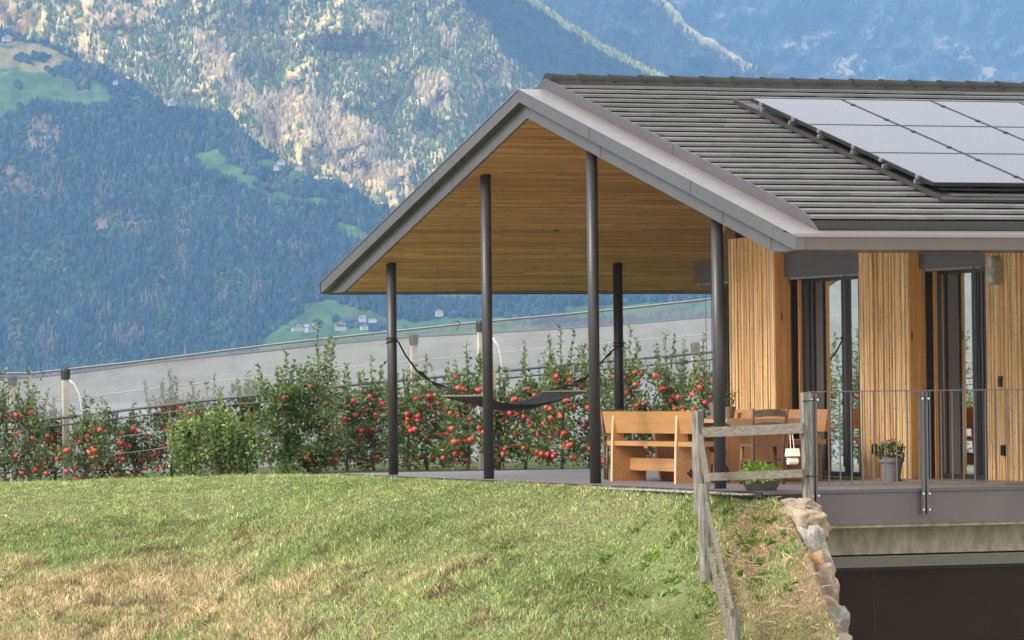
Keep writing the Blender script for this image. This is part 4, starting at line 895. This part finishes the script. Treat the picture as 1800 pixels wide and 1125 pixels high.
for i, px_ in enumerate([70, 340, 590, 690, 790, 960, 1075, 1205]):
    tree(px_, 69.5, float(np.interp(px_, [0, 500, 1250], [700, 655, 590])), 90, 300+i, BK[i], 1300, 10, False, shoots=7)
# posts
def lerp(pts, x): return float(np.interp(x, [p[0] for p in pts], [p[1] for p in pts]))
TOP = [(-2600, 455), (-420, 465), (-160, 630), (0, 663), (115, 650), (235, 637), (480, 606), (560, 597), (850, 566), (1040, 549), (1250, 526), (1700, 470)]  # unseen left stretch raised to fill the window reflections
LOW = [(-2600, 690), (-520, 690), (-260, 735), (0, 745), (150, 730), (300, 711), (480, 692), (600, 679), (690, 670), (850, 655), (1033, 638), (1162, 627), (1253, 619), (1700, 570)]
BTOP = [(-2600, 460), (-420, 470), (-160, 640), (0, 668), (115, 658), (300, 634), (480, 616), (560, 607), (725, 592), (850, 586), (1060, 573), (1250, 557), (1700, 510)]  # rear net's unseen left stretch raised likewise for the reflections
def cpost(px, yt, D, label, h=True):
    p = at(px, yt, D); z0 = gz(px, D)-.1; t = thing('orchard_post', label, 'post', (p[0], p[1], z0), 'concrete posts carrying the hail nets')
    b = MB(); s = .05; b.box(p[0]-s, p[0]+s, p[1]-s, p[1]+s, z0, p[2]-.0); b.build('shaft', M['cpost'], t)
    b = MB(); b.lathe([(.075, -.16), (.085, -.02), (.075, .015), (.03, .03)], p, 12); b.build('cap', M['cap'], t)
cpost(115, 650, 67.3, 'pale concrete orchard post with black cap beside the white hoop at the left'); cpost(22, 662, 69.2, 'concrete orchard post at the far left behind leafy shoots')
cpost(845, 566, 66.5, 'concrete orchard post with black cap half behind the second porch column'); cpost(727, 590, 69, 'concrete orchard post veiled by net between the first two porch columns'); cpost(1222, 604, 69, 'pale concrete orchard post above the light bench, veiled by net')
for px_, y0, y1, D_, lb in ((131, 752, 840, 67.2, 'short wooden stake beside the left concrete post'), (868, 642, 830, 66.3, 'tall wooden stake right of the second porch column')):
    a, c = at(px_, y0, D_), at(px_, y1, D_); b = MB(); b.beam(c, a, .055, .04, (0, 1, 0)); b.build('wooden_stake', M['stake'], **tagd(lb, 'stake'))
for pts, D_, lb in (([(122, 668), (131, 676), (140, 695), (145, 730), (147, 780), (149, 840)], 67.0, 'white bent plastic pipe beside the left concrete post'), ([(866, 594), (875, 607), (881, 630), (883, 680), (884, 740), (886, 832)], 66.1, 'white bent plastic pipe right of the second porch column')):
    b = MB(); b.tube([at(x_, y_, D_) for x_, y_ in pts], .014, 7); b.build('white_pipe', M['pipe'], smooth=True, **tagd(lb, 'pipe'))
# nets
def sheet(name, top, low, D0, D1, x0, x1, m_, sag=0, n=60, belly=.0, **tg):
    V = []; F_ = []; nv = 8
    for i in range(n+1):
        x_ = x0+(x1-x0)*i/n
        for j in range(nv+1):
            s = j/nv; D_ = D0*(1-s)+D1*s+belly*math.sin(math.pi*s)*(1+.4*math.sin(i*.5)); V.append(at(x_, lerp(top, x_)*(1-s)+(lerp(low, x_) if not isinstance(low, (int, float)) else low)*s, D_))
    for i in range(n):
        for j in range(nv): a = i*(nv+1)+j; F_.append((a, a+1, a+nv+2, a+nv+1))
    return npmesh(name, V, F_, m_, smooth=True, **tg)
sheet('hail_net', TOP, LOW, 68.0, 67.2, -2600, 1600, M['net'], belly=.1, **tagd('translucent grey hail net hanging in a band over the nearest apple row', 'net', 'hail nets over the orchard'))
sheet('hail_net', BTOP, [(-2600, 960), (-700, 900), (1700, 850)], 84, 76, -2600, 1900, M['netback'], belly=.3, **tagd('dense grey layers of hail net closing the orchard behind the trees', 'net', 'hail nets over the orchard'))
def cable(name, line, dy, D_, r, m_, x0, x1, lab, n=50, wob=0.):
    b = MB(); b.tube([at(x_, lerp(line, x_)+dy+wob*math.sin(x_*.043), D_) for x_ in np.linspace(x0, x1, n)], r, 6); b.build(name, m_, **tagd(lab, 'cable', 'cables and rolled net edges of the orchard'))
cable('net_cable', TOP, 0, 67.9, .016, M['wire'], -2600, 1600, 'upper tensioned cable along the top edge of the near hail net')
cable('net_cable', TOP, -1.5, 67.9, .007, M['wirel'], -2600, 1600, 'thin bright wire just above the top cable of the near net')
cable('net_cable', BTOP, 0, 77.9, .02, M['wire'], -2600, 1700, 'cable along the top of the rear net layers')
cable('net_cable', LOW, 0, 67.1, .026, M['wire'], -2600, 1600, 'thick rolled net edge along the bottom of the near net', wob=.5)
cable('net_cable', LOW, 13, 67.1, .018, M['wire'], -2600, 1600, 'second thinner rolled net edge below the thick one', wob=.6)
cable('net_cable', LOW, -32, 68.5, .012, M['wirel'], -2600, 1600, 'faint seam wire halfway up the near net')
for k_, (dy, x0, x1, lb) in enumerate(((45, 180, 700, 'trellis wire at mid height between the left trees'), (75, 180, 1000, 'trellis wire below mid height of the trees'), (110, 700, 1260, 'lower trellis wire behind the hammock'))):
    cable('trellis_wire', LOW, dy, 66.8, .004, M['wirel'], x0, x1, lb)
b = MB()
for x_ in (56, 130, 190, 275, 330, 415, 655, 890, 1000, 1205): b.tube([at(x_-5, lerp(LOW, x_-5)+(13 if x_ % 2 else 0), 67.0), at(x_+5, lerp(LOW, x_+5)+(13 if x_ % 2 else 0), 67.0)], .035, 6)
b.build('net_clip', M['cap'], **tagd('short black clips holding the rolled lower net edge', 'clip'))
for (x_, y_, D_, lb) in ((74, 654, 67.5, 'small dark hook on the top cable left of the left post'), (806, 566, 67.6, 'small dark hook hanging from the top cable left of the second porch column')):
    b = MB(); b.tube([at(x_+3*math.sin(q*2.), y_+q*5, D_) for q in np.linspace(-.6, 3, 10)], .008, 5); b.build('cable_hook', M['black'], **tagd(lb, 'hook'))

# ================================================================== MOUNTAINS
def hillmesh(name, ridge, foot, Df, x0, x1, nx, ny, m_, colf, back=True, rough=(0, 0)):
    xs = np.linspace(x0, x1, nx); rx = np.interp(xs, [p[0] for p in ridge], [p[1] for p in ridge]); fy = np.interp(xs, [p[0] for p in foot], [p[1] for p in foot])
    s = np.linspace(0, 1, ny)[:, None]; Y = fy*(1-s)+rx*s; X = np.repeat(xs[None], ny, 0); D = Df(X, Y); P = ats(X, Y, D)
    nz = (vn(X, Y, .02, 4, 31)-.5)*rough[0]+(vn(X, Y, .07, 3, 32)-.5)*rough[1]
    P = P+nz[..., None]*fw*1.0
    c = colf(X, Y)
    # back of the mountain: falls away behind the ridge
    Pb = P[-1]+FH*900+np.array([0, 0, -500]); P = np.concatenate([P, Pb[None]]); c = np.concatenate([c, c[-1:]])
    k = np.arange(P.shape[0]*nx).reshape(P.shape[0], nx); F_ = np.stack([k[:-1, :-1], k[:-1, 1:], k[1:, 1:], k[1:, :-1]], -1).reshape(-1, 4)
    return npmesh(name, P, F_, m_, c.reshape(-1, 3), smooth=True, kind='structure')
def forest(name, X, Y, D, H, kindm, col, m_, lab):
    """conifers (jagged cones) and round trees in one mesh"""
    n = len(X); R = np.random.default_rng(len(name)+n); base = ats(X, Y, D)-np.array([0, 0, 1.5]); r = H*R.uniform(.17, .26, n)*(1+.75*kindm)
    k = 6; an = np.arange(k)/k*2*np.pi; rot = R.uniform(0, 6.28, n)
    ring = np.stack([np.cos(an[None]+rot[:, None]), np.sin(an[None]+rot[:, None]), np.zeros((n, k))], -1)
    jit = R.uniform(.6, 1.3, (n, k, 1)); low = base[:, None]+ring*r[:, None, None]*jit+np.array([0, 0, 1])*(H*.12)[:, None, None]*R.uniform(.3, 1.6, (n, k, 1))
    jit2 = R.uniform(.6, 1.3, (n, k, 1)); midr = np.where(kindm, 1.05, .55)[:, None, None]; midh = np.where(kindm, .62, .5)
    mid = base[:, None]+ring*r[:, None, None]*jit2*midr+np.array([0, 0, 1])*(H*midh)[:, None, None]*R.uniform(.85, 1.15, (n, k, 1))
    tip = base+np.array([0, 0, 1])*(H*np.where(kindm, .85, 1.))[:, None]
    V = np.concatenate([low, mid, tip[:, None]], 1).reshape(-1, 3); i0 = np.arange(n)[:, None]*(2*k+1); j = np.arange(k)[None]; j2 = (j+1) % k
    T = np.concatenate([np.stack([i0+j, i0+j2, i0+k+j2], -1).reshape(-1, 3), np.stack([i0+j, i0+k+j2, i0+k+j], -1).reshape(-1, 3), np.stack([i0+k+j, i0+k+j2, i0+2*k+0*j], -1).reshape(-1, 3)])
    return npmesh(name, V, T, m_, np.repeat(col, 2*k+1, 0), kind='stuff', label=lab)
# A: near forest slope, its shade and blue haze put into the colours
RA_ = [(-9000, -250), (-900, -200), (-300, -60), (0, 50), (50, 70), (85, 76), (130, 94), (160, 122), (180, 118), (215, 132), (260, 163), (275, 178), (320, 192), (400, 200), (440, 245), (490, 282), (550, 315), (600, 328), (650, 356), (700, 374), (800, 405), (1000, 440), (1300, 465), (1900, 480), (2700, 430)]
def DA(x, y): return 4600+(650-y)*2.6+0*x
MEAD = [[(-900, -60), (-200, 40), (0, 74), (45, 72), (95, 88), (152, 118), (147, 138), (188, 152), (200, 186), (150, 192), (120, 186), (60, 182), (20, 200), (0, 205), (-300, 160)],
        [(338, 270), (383, 260), (400, 288), (450, 308), (484, 332), (525, 345), (592, 352), (575, 366), (500, 358), (450, 338), (400, 314), (352, 290)],
        [(455, 612), (468, 590), (500, 572), (532, 552), (536, 534), (580, 528), (622, 540), (680, 557), (720, 566), (790, 556), (880, 558), (950, 575), (960, 700), (400, 720)],
        [(590, 393), (612, 392), (655, 415), (645, 432), (600, 410)], [(740, 516), (800, 512), (860, 520), (840, 530), (770, 531)], [(990, 540), (1100, 533), (1280, 530), (1280, 560), (990, 572)],
        [(440, 285), (470, 280), (560, 318), (640, 352), (600, 350), (520, 325)]]
BROWN = [[(50, 205), (95, 195), (115, 230), (95, 270), (60, 275), (45, 240)], [(-60, 285), (30, 288), (40, 330), (0, 345), (-80, 335)], [(150, 385), (185, 380), (195, 405), (165, 412)], [(215, 395), (265, 385), (290, 395), (240, 408)], [(80, 535), (105, 545), (100, 556), (82, 552)]]
def colA(X, Y):
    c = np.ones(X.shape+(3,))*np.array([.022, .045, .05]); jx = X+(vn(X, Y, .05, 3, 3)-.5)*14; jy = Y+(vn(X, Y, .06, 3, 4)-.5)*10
    for k, pg in enumerate(MEAD):
        i = inpoly(jx, jy, pg); g = .75+.5*vn(X, Y*2.2, .03, 3, 7); c[i] = (np.array([.075, .15, .06])*g[..., None])[i]
    i = inpoly(jx, jy, MEAD[0]) & (vn(X*.5, Y*2, .035, 3, 12) > .5) & (Y < 128); c[i] = (.26, .22, .10)
    for pg in BROWN: i = inpoly(jx, jy, pg) & (vn(X, Y, .12, 2, 5) > .38); c[i] = (.20, .15, .12)
    i = vn(X, Y, .045, 3, 41) > .72; c[i] = c[i]*.6+np.array([.16, .13, .10])*.4
    return c
hillmesh('near_hillside', RA_, [(-9000, 740), (2700, 700)], DA, -9000, 2700, 1900, 220, M['hill'], colA, rough=(80, 30))
R_ = np.random.default_rng(21)
def scatter(n, x0, x1, ridge, foot, keep):
    X = R_.uniform(x0, x1, n); ry = np.interp(X, [p[0] for p in ridge], [p[1] for p in ridge]); Y = ry+(foot-ry)*R_.random(n); Y = np.where(R_.random(n) < 1, Y, Y)
    k = keep(X, Y); return X[k], Y[k]
def keepA(X, Y):
    jx = X+(vn(X, Y, .05, 3, 3)-.5)*14; jy = Y+(vn(X, Y, .06, 3, 4)-.5)*10; inm = np.zeros(X.shape, bool)
    for pg in MEAD: inm |= inpoly(jx, jy, pg)
    inb = np.zeros(X.shape, bool)
    for pg in BROWN: inb |= inpoly(jx, jy, pg)
    r = R_.random(X.shape); vis = ~((X > 760) & (Y < 500)) & (Y < 672)
    return vis & ((~inm & ~inb) | (inm & (r < .0)) | (inb & (r < .25)))
X, Y = scatter(52000, -150, 1400, RA_, 680, keepA)
ht = [(40, 105, 12, 5, 60), (72, 102, 12, 4, 50), (115, 125, 22, 8, 130), (30, 152, 6, 5, 8), (148, 150, 8, 8, 25), (105, 188, 40, 4, 90), (170, 190, 20, 5, 60), (450, 323, 4, 4, 6), (478, 305, 26, 7, 90), (505, 320, 22, 6, 70), (545, 325, 16, 8, 60), (590, 330, 40, 8, 200), (480, 332, 20, 3, 30), (617, 572, 9, 4, 25), (648, 575, 18, 5, 70), (660, 578, 12, 4, 40), (560, 570, 4, 3, 8), (590, 565, 3, 3, 8), (820, 555, 60, 3, 90), (20, 62, 30, 5, 60)]
xs_, ys_ = [X], [Y]; kd = [np.zeros(len(X))]
for (cx_, cy_, sx_, sy_, n_) in ht: xs_.append(R_.normal(cx_, sx_*.55, n_)); ys_.append(R_.normal(cy_, sy_*.55, n_)); kd.append(np.ones(n_))
X = np.concatenate(xs_); Y = np.concatenate(ys_); kd = np.concatenate(kd); rid = np.interp(X, [p[0] for p in RA_], [p[1] for p in RA_]); ok = Y > rid-1; X, Y, kd = X[ok], Y[ok], kd[ok]
nn = vn(X, Y, .02, 3, 51); rr = R_.random(len(X)); rnd_tree = ((rr < .10+.5*sm(.55, .7, nn)) | (kd > 0)).astype(float); H = R_.uniform(8, 15, len(X))*(1-.25*rnd_tree)
col = np.array([.030, .066, .092])*R_.uniform(.75, 1.3, (len(X), 1)); g_ = (rnd_tree > 0) & (kd == 0); col[g_] = np.array([.050, .10, .082])*R_.uniform(.7, 1.25, (g_.sum(), 1))  # conifers darkened and blued for shade and haze
yl = (R_.random(len(X)) < .012) & g_; col[yl] = (.16, .20, .05); dd = (vn(X, Y*.5, .03, 3, 61) > .66) & (R_.random(len(X)) < .5); col[dd] = (.12, .12, .12)
forest('near_forest', X, Y, DA(X, Y)+(vn(X, Y, .02, 4, 31)-.5)*80+(vn(X, Y, .07, 3, 32)-.5)*30, H, rnd_tree, col, M['pines'], 'dense conifer forest on the near hillside, shade and blue haze put into its colour')
# B: rocky slope with scattered conifers, sunlight put into its warm colours
RB_ = [(-1200, -420), (0, -300), (500, -220), (800, -90), (925, -10), (1000, 42), (1060, 80), (1120, 110), (1180, 140), (1300, 200), (1500, 300), (1900, 420)]
def DB(x, y): return 6500+(400-y)*2.3+np.clip(x-800, 0, 500)*2.5
def shadeB(X, Y):   # wooded spur at the right: its shade put into dark forest colours
    e = np.interp(Y, [-100, 0, 40, 60, 100, 150], [770, 800, 850, 850, 885, 950]); return sm(-12, 14, X-e+(vn(X, Y, .04, 3, 71)-.5)*40)
def crestB(X, Y):  # sunlit crest put into a pale colour strip
    ry = np.interp(X, [p[0] for p in RB_], [p[1] for p in RB_]); return (X > 900)*np.clip(1-np.abs(Y-ry-3)/(11+8*vn(X, Y, .05, 2, 5)), 0, 1)
BARE = [[(-300, -80), (300, -80), (335, -5), (262, 38), (225, 85), (178, 118), (100, 92), (-10, 52), (-300, 40)], [(440, 232), (520, 262), (600, 292), (690, 330), (735, 352), (715, 380), (600, 332), (500, 292), (430, 250)], [(560, -40), (600, -40), (610, 12), (575, 20)], [(660, 95), (700, 85), (712, 118), (672, 125)]]
DEAD = [[(318, 52), (372, 60), (420, 120), (440, 165), (520, 168), (600, 190), (660, 235), (715, 290), (735, 345), (660, 335), (560, 292), (470, 245), (428, 200), (372, 150), (335, 110)], [(640, 20), (668, 28), (672, 70), (648, 66)], [(770, 48), (802, 46), (806, 80), (778, 86)], [(872, 118), (896, 116), (898, 150), (876, 152)], [(730, 130), (790, 135), (790, 200), (735, 195)], [(165, -10), (230, -10), (225, 40), (180, 45)]]
def inany(X, Y, PG):
    jx = X+(vn(X, Y, .03, 3, 13)-.5)*60; jy = Y+(vn(X, Y, .035, 3, 14)-.5)*50; m_ = np.zeros(X.shape, bool)
    for pg in PG: m_ |= inpoly(jx, jy, pg)
    return m_
def colB(X, Y):
    n1 = vn(X, Y, .03, 4, 81); n2 = vn(X, Y, .09, 4, 82); base = np.array([.86, .64, .29])*(.8+.4*n2[..., None]); gr = np.array([.60, .50, .15])*(.8+.4*n2[..., None]); k = sm(.50, .62, n1)[..., None]*.8
    c = base*(1-k)+gr*k; rock = sm(.64, .76, vn(X, Y, .16, 3, 87))[..., None]*.7; c = c*(1-rock)+np.array([.86, .66, .40])*rock
    s = shadeB(X, Y)[..., None]; c = c*(1-s)+np.array([.05, .07, .045])*s; cr_ = crestB(X, Y)[..., None]; return c*(1-cr_)+np.array([.60, .56, .18])*cr_
hillmesh('sun_toned_slope', RB_, [(-1200, 520), (2000, 600)], DB, -1200, 1900, 620, 240, M['hillrock'], colB, rough=(260, 30))
X = R_.uniform(-150, 1250, 105000); Y = R_.uniform(-60, 420, 105000); ry = np.interp(X, [p[0] for p in RB_], [p[1] for p in RB_]); ra = np.interp(X, [p[0] for p in RA_], [p[1] for p in RA_])
s = shadeB(X, Y); dens = vn(X, Y*.55, .016, 3, 91)*.55+vn(X, Y*.6, .05, 3, 92)*.45
bias = -.02-.10*sm(480, 560, X)*sm(200, 260, Y)+sm(280, 420, X)*(1-sm(190, 260, Y))*.09-(1-sm(250, 380, X))*(1-sm(120, 170, Y))*.07-sm(200, 300, Y)*.10+sm(640, 720, X)*.05+sm(-40, 0, -Y)*.03
pk = sm(.38, .56, dens+bias)*.78+.10; bare = inany(X, Y, BARE); dz = inany(X, Y, DEAD); cl = vn(X, Y*.7, .06, 2, 99); pk = np.where(dz, .62, np.maximum(pk*.9, .30)); pk = np.where(bare, np.where(cl > .56, .5, .06), pk); pk = np.maximum(pk, s); ok = (Y > ry) & (Y < ra+12) & (R_.random(len(X)) < pk); X, Y, s, dens, dz = X[ok], Y[ok], s[ok], dens[ok], dz[ok]
rr = R_.random(len(X)); rt_ = (rr < .05).astype(float); H = R_.uniform(9, 17.5, len(X)); H = np.where(s > .5, H*.72, H)
col = np.array([.125, .150, .042])*R_.uniform(.55, 1.5, (len(X), 1)); g_ = rt_ > 0; col[g_] = np.array([.28, .29, .07])*R_.uniform(.7, 1.3, (g_.sum(), 1))  # conifers lightened and yellowed, sunlight put into the colour
dead = ((dz & (R_.random(len(X)) < .86)) | (R_.random(len(X)) < .05)) & (s < .5); col[dead] = np.array([.56, .43, .25])*R_.uniform(.75, 1.2, (dead.sum(), 1))
i = s > .5; col[i] = np.array([.03, .055, .045])*R_.uniform(.6, 1.4, (i.sum(), 1)); i = crestB(X, Y) > .25; col[i] = np.array([.38, .38, .13])*R_.uniform(.7, 1.2, (i.sum(), 1))  # spur trees darkened for shade, crest trees lightened for sun
forest('slope_forest', X, Y, DB(X, Y)+(vn(X, Y, .02, 4, 31)-.5)*260+(vn(X, Y, .07, 3, 32)-.5)*30, H, rt_, col, M['pines'], 'green conifers and grey dead trees scattered over the pale rocky slope')
# C: distant blue mountains
RC_ = [(500, -330), (900, -200), (1160, -10), (1210, 42), (1255, 72), (1300, 102), (1340, 118), (1400, 150), (1500, 220), (1800, 350), (2600, 500)]
def DC(x, y): return 9600+(200-y)*4+0*x
def crestC(X, Y):
    ry = np.interp(X, [p[0] for p in RC_], [p[1] for p in RC_]); return np.clip(1-np.abs(Y-ry-5)/(16+22*vn(X, Y, .04, 2, 6)), 0, 1)*(1-sm(1300, 1345, X))
def colC(X, Y):
    n2 = vn(X, Y, .09, 4, 83); c = np.ones(X.shape+(3,))*np.array([.045, .06, .045]); k = sm(.64, .74, vn(X, Y, .05, 3, 84))[..., None]*.5; c = c*(1-k)+np.array([.42, .36, .30])*k; k = (crestC(X, Y)*(.6+.5*n2))[..., None].clip(0, 1); return c*(1-k)+np.array([.62, .54, .25])*k
hillmesh('distant_spur', RC_, [(500, 500), (2600, 560)], DC, 700, 2600, 300, 140, M['hill'], colC, rough=(300, 150))
X = R_.uniform(900, 1450, 9000); Y = R_.uniform(-20, 160, 9000); ry = np.interp(X, [p[0] for p in RC_], [p[1] for p in RC_]); ok = (Y > ry) & (R_.random(len(X)) > crestC(X, Y)*1.3); X, Y = X[ok], Y[ok]
col = np.array([.035, .055, .042])*R_.uniform(.6, 1.5, (len(X), 1)); forest('spur_forest', X, Y, DC(X, Y)+(vn(X, Y, .02, 4, 31)-.5)*300+(vn(X, Y, .07, 3, 32)-.5)*150, R_.uniform(10, 18, len(X)), np.zeros(len(X)), col, M['pines'], 'dark forest on the distant spur')
def DE(x, y): return 12500+(200-y)*4+0*x
PATCH = [(1420, 72, 45, 22, .75), (1400, 90, 30, 14, .8), (1500, 118, 45, 26, .7), (1530, 140, 30, 14, .7), (1680, 110, 34, 26, .7), (1720, 135, 40, 18, .7), (1640, 95, 18, 20, .45), (1335, 95, 50, 14, .5), (1700, 35, 25, 20, .35), (1480, 20, 60, 15, .25)]
def colE(X, Y):
    n2 = vn(X, Y*.6, .10, 4, 85); c = np.ones(X.shape+(3,))*np.array([.10, .10, .085]); m_ = np.zeros(X.shape)
    for (cx_, cy_, sx_, sy_, a_) in PATCH: m_ = np.maximum(m_, a_*np.exp(-(((X-cx_)/sx_)**2+((Y-cy_)/sy_)**2)))
    k = sm(.26, .50, m_*.85+n2*.45-.15)+sm(.56, .75, vn(X, Y*.5, .04, 4, 86))*.55; k = np.clip(k, 0, 1)[..., None]; return c*(1-k)+np.array([.40, .32, .19])*k
hillmesh('far_mountain', [(300, -260), (1000, -220), (1700, -240), (2800, -200)], [(300, 400), (2800, 500)], DE, 600, 2800, 420, 260, M['hill'], colE, rough=(900, 320))
X = R_.uniform(1100, 1900, 15000); Y = R_.uniform(-30, 165, 15000); cE = colE(X, Y)[:, 0]; ok = R_.random(len(X)) > (cE-.1)*2.2; X, Y = X[ok], Y[ok]
col = np.array([.055, .075, .06])*R_.uniform(.6, 1.5, (len(X), 1)); forest('mountain_forest', X, Y, DE(X, Y)+(vn(X, Y, .02, 4, 31)-.5)*900+(vn(X, Y, .07, 3, 32)-.5)*320, R_.uniform(12, 22, len(X)), np.zeros(len(X)), col, M['pines'], 'forest on the far blue mountain')

# ---------------- farmhouses on the hillsides
def farm(px, py, D_, w_, d_, h_, wall, roofm, label, ang=.3, rh=.35, windows=True, wood=False):
    w_ *= .88; h_ *= .85; c = at(px, py, D_); t = thing('farmhouse', label, 'house', c, 'farm buildings on the far hillsides'); cs, sn = math.cos(ang-YAW), math.sin(ang-YAW)
    P = lambda x, y, z: (c[0]+x*cs-y*sn, c[1]+x*sn+y*cs, c[2]+z); w2, d2 = w_/2, d_/2; e = w_*.09
    b = MB(); b.poly([P(-w2, -d2, -3), P(w2, -d2, -3), P(w2, d2, -3), P(-w2, d2, -3), P(-w2, -d2, h_), P(w2, -d2, h_), P(w2, d2, h_), P(-w2, d2, h_), P(0, -d2, h_+w_*rh), P(0, d2, h_+w_*rh)],
                     [(0, 1, 5, 8, 4), (1, 2, 6, 5), (2, 3, 7, 9, 6), (3, 0, 4, 7)]); wl = b.build('wall', wall, t)
    b = MB(); k = .25
    for s in (-1, 1):
        b.hexa([P(s*(w2+e), -d2-e, h_-e*rh*2), P(0, -d2-e, h_+w_*rh), P(0, d2+e, h_+w_*rh), P(s*(w2+e), d2+e, h_-e*rh*2), P(s*(w2+e), -d2-e, h_-e*rh*2+k), P(0, -d2-e, h_+w_*rh+k), P(0, d2+e, h_+w_*rh+k), P(s*(w2+e), d2+e, h_-e*rh*2+k)])
    b.build('roof', roofm, t)
    if windows:
        for zz in ([1.5, 4.2] if h_ > 5 else [1.5]):
            for xx in np.arange(-w2+1.8, w2-1., 2.9):
                b = MB(); b.box(0, 0, 0, 0, 0, 0); b.v = []; b.f = []; b.hexa([P(xx, -d2-.05, zz), P(xx+1.2, -d2-.05, zz), P(xx+1.2, -d2, zz), P(xx, -d2, zz), P(xx, -d2-.05, zz+1.4), P(xx+1.2, -d2-.05, zz+1.4), P(xx+1.2, -d2, zz+1.4), P(xx, -d2, zz+1.4)]); b.build('window', M['roofdark'], t)
        if h_ > 5:
            b = MB(); b.hexa([P(-w2-.3, -d2-1.2, 3.1), P(w2+.3, -d2-1.2, 3.1), P(w2+.3, -d2, 3.1), P(-w2-.3, -d2, 3.1), P(-w2-.3, -d2-1.2, 3.9), P(w2+.3, -d2-1.2, 3.9), P(w2+.3, -d2, 3.9), P(-w2-.3, -d2, 3.9)]); b.build('balcony', M['woodfar'], t)
DM = 4690
farm(523, 578, DM, 14, 10, 3.2, M['wallwhite'], M['roofdark'], 'long low barn with dark roof, leftmost of the lower hamlet')
farm(540, 580, DM, 9, 9, 4, M['wallwhite'], M['roofblue'], 'small farm building with bluish metal roof between the barn and the red roofed house', .9)
farm(552, 579, DM+5, 9, 9, 6.0, M['wallwhite'], M['roofred'], 'red roofed farmhouse beside the bluish roof in the lower hamlet', -.3)
farm(599, 577, DM, 13, 11, 6.0, M['wallwhite'], M['roofred'], 'large white chalet with red roof and balcony in the middle of the lower meadow', .15, .3)
farm(637, 562, DM+30, 9, 9, 5.2, M['wallwhite'], M['roofred'], 'white house highest up on the lower meadow right of the chalet', .1, .28)
farm(655, 563, DM+30, 11, 8, 2.5, M['wallwhite'], M['roofdark'], 'low white annex next to the highest house on the lower meadow', .0, .1, False)
farm(640, 576, DM, 9, 8, 3.2, M['wallwhite'], M['roofdark'], 'dark roofed barn between the trees of the lower hamlet')
farm(772, 552, DM+60, 9, 8, 4, M['wallwhite'], M['roofred'], 'small pale house by the path behind the first two porch columns', .2, .3, False)
DU = float(DA(300, 182))-40
farm(303, 183, DU, 13, 9, 4.2, M['wallwhite'], M['roofblue'], 'solitary house with blue roof on the forest ridge', .5); farm(277, 173, DU, 7, 6, 3, M['woodfar'], M['roofdark'], 'small dark hut left of the blue roofed ridge house', .5, .3, False); farm(203, 146, DU+60, 7, 6, 3.5, M['wallwhite'], M['roofdark'], 'tiny white house at the forest edge of the upper meadow', .3, .3, False)
DQ = float(DA(490, 290))-40
for (a, c, w_, h_, rf, lb) in ((494, 287, 13, 4, 'roofdark', 'uppermost dark roofed house of the ridge hamlet'), (486, 296, 8, 4.5, 'roofdark', 'white house below the uppermost one in the ridge hamlet'), (462, 312, 11, 4, 'roofred', 'red roofed farmhouse with white base at the lower left of the ridge hamlet'), (443, 297, 9, 2.5, 'roofred', 'low reddish shed, leftmost of the ridge hamlet'), (515, 311, 6, 4, 'roofdark', 'small white house at the lower right of the ridge hamlet'), (525, 296, 12, 2.5, 'roofred', 'long reddish barn, rightmost of the ridge hamlet')):
    farm(a, c, DQ, w_, 8, h_, M['wallwhite'], M[rf], lb, rnd.uniform(-.3, .6), .28, h_ > 3.5)
farm(12, 70, float(DA(12, 70))-40, 15, 10, 5.5, M['wallwhite'], M['roofdark'], 'white farmhouse with dark roof at the upper left corner on the ridge', .3, .28); farm(33, 66, float(DA(30, 66))-30, 14, 9, 3, M['woodfar'], M['roofdark'], 'dark barn right of the upper left farmhouse', .1, .3, False)

# ================================================================== HAZE
b = MB(); hx = [LD(-9000, -60, 0), LD(9000, -60, 0), LD(9000, 20500, 0), LD(-9000, 20500, 0)]
b.hexa([(p[0], p[1], -260) for p in hx]+[(p[0], p[1], 2150) for p in hx])
hm = bpy.data.materials.new('haze air'); hm.use_nodes = True; t_ = hm.node_tree; t_.nodes.remove(t_.nodes['Principled BSDF']); pv = N(t_, 'ShaderNodeVolumePrincipled')
pv.inputs['Color'].default_value = (.29, .57, 1.0, 1); pv.inputs['Density'].default_value = 8.3e-5; pv.inputs['Anisotropy'].default_value = 0.0
t_.links.new(pv.outputs[0], t_.nodes['Material Output'].inputs['Volume'])
b.build('haze', hm, kind='stuff', label='bluish air between the house and the mountains')
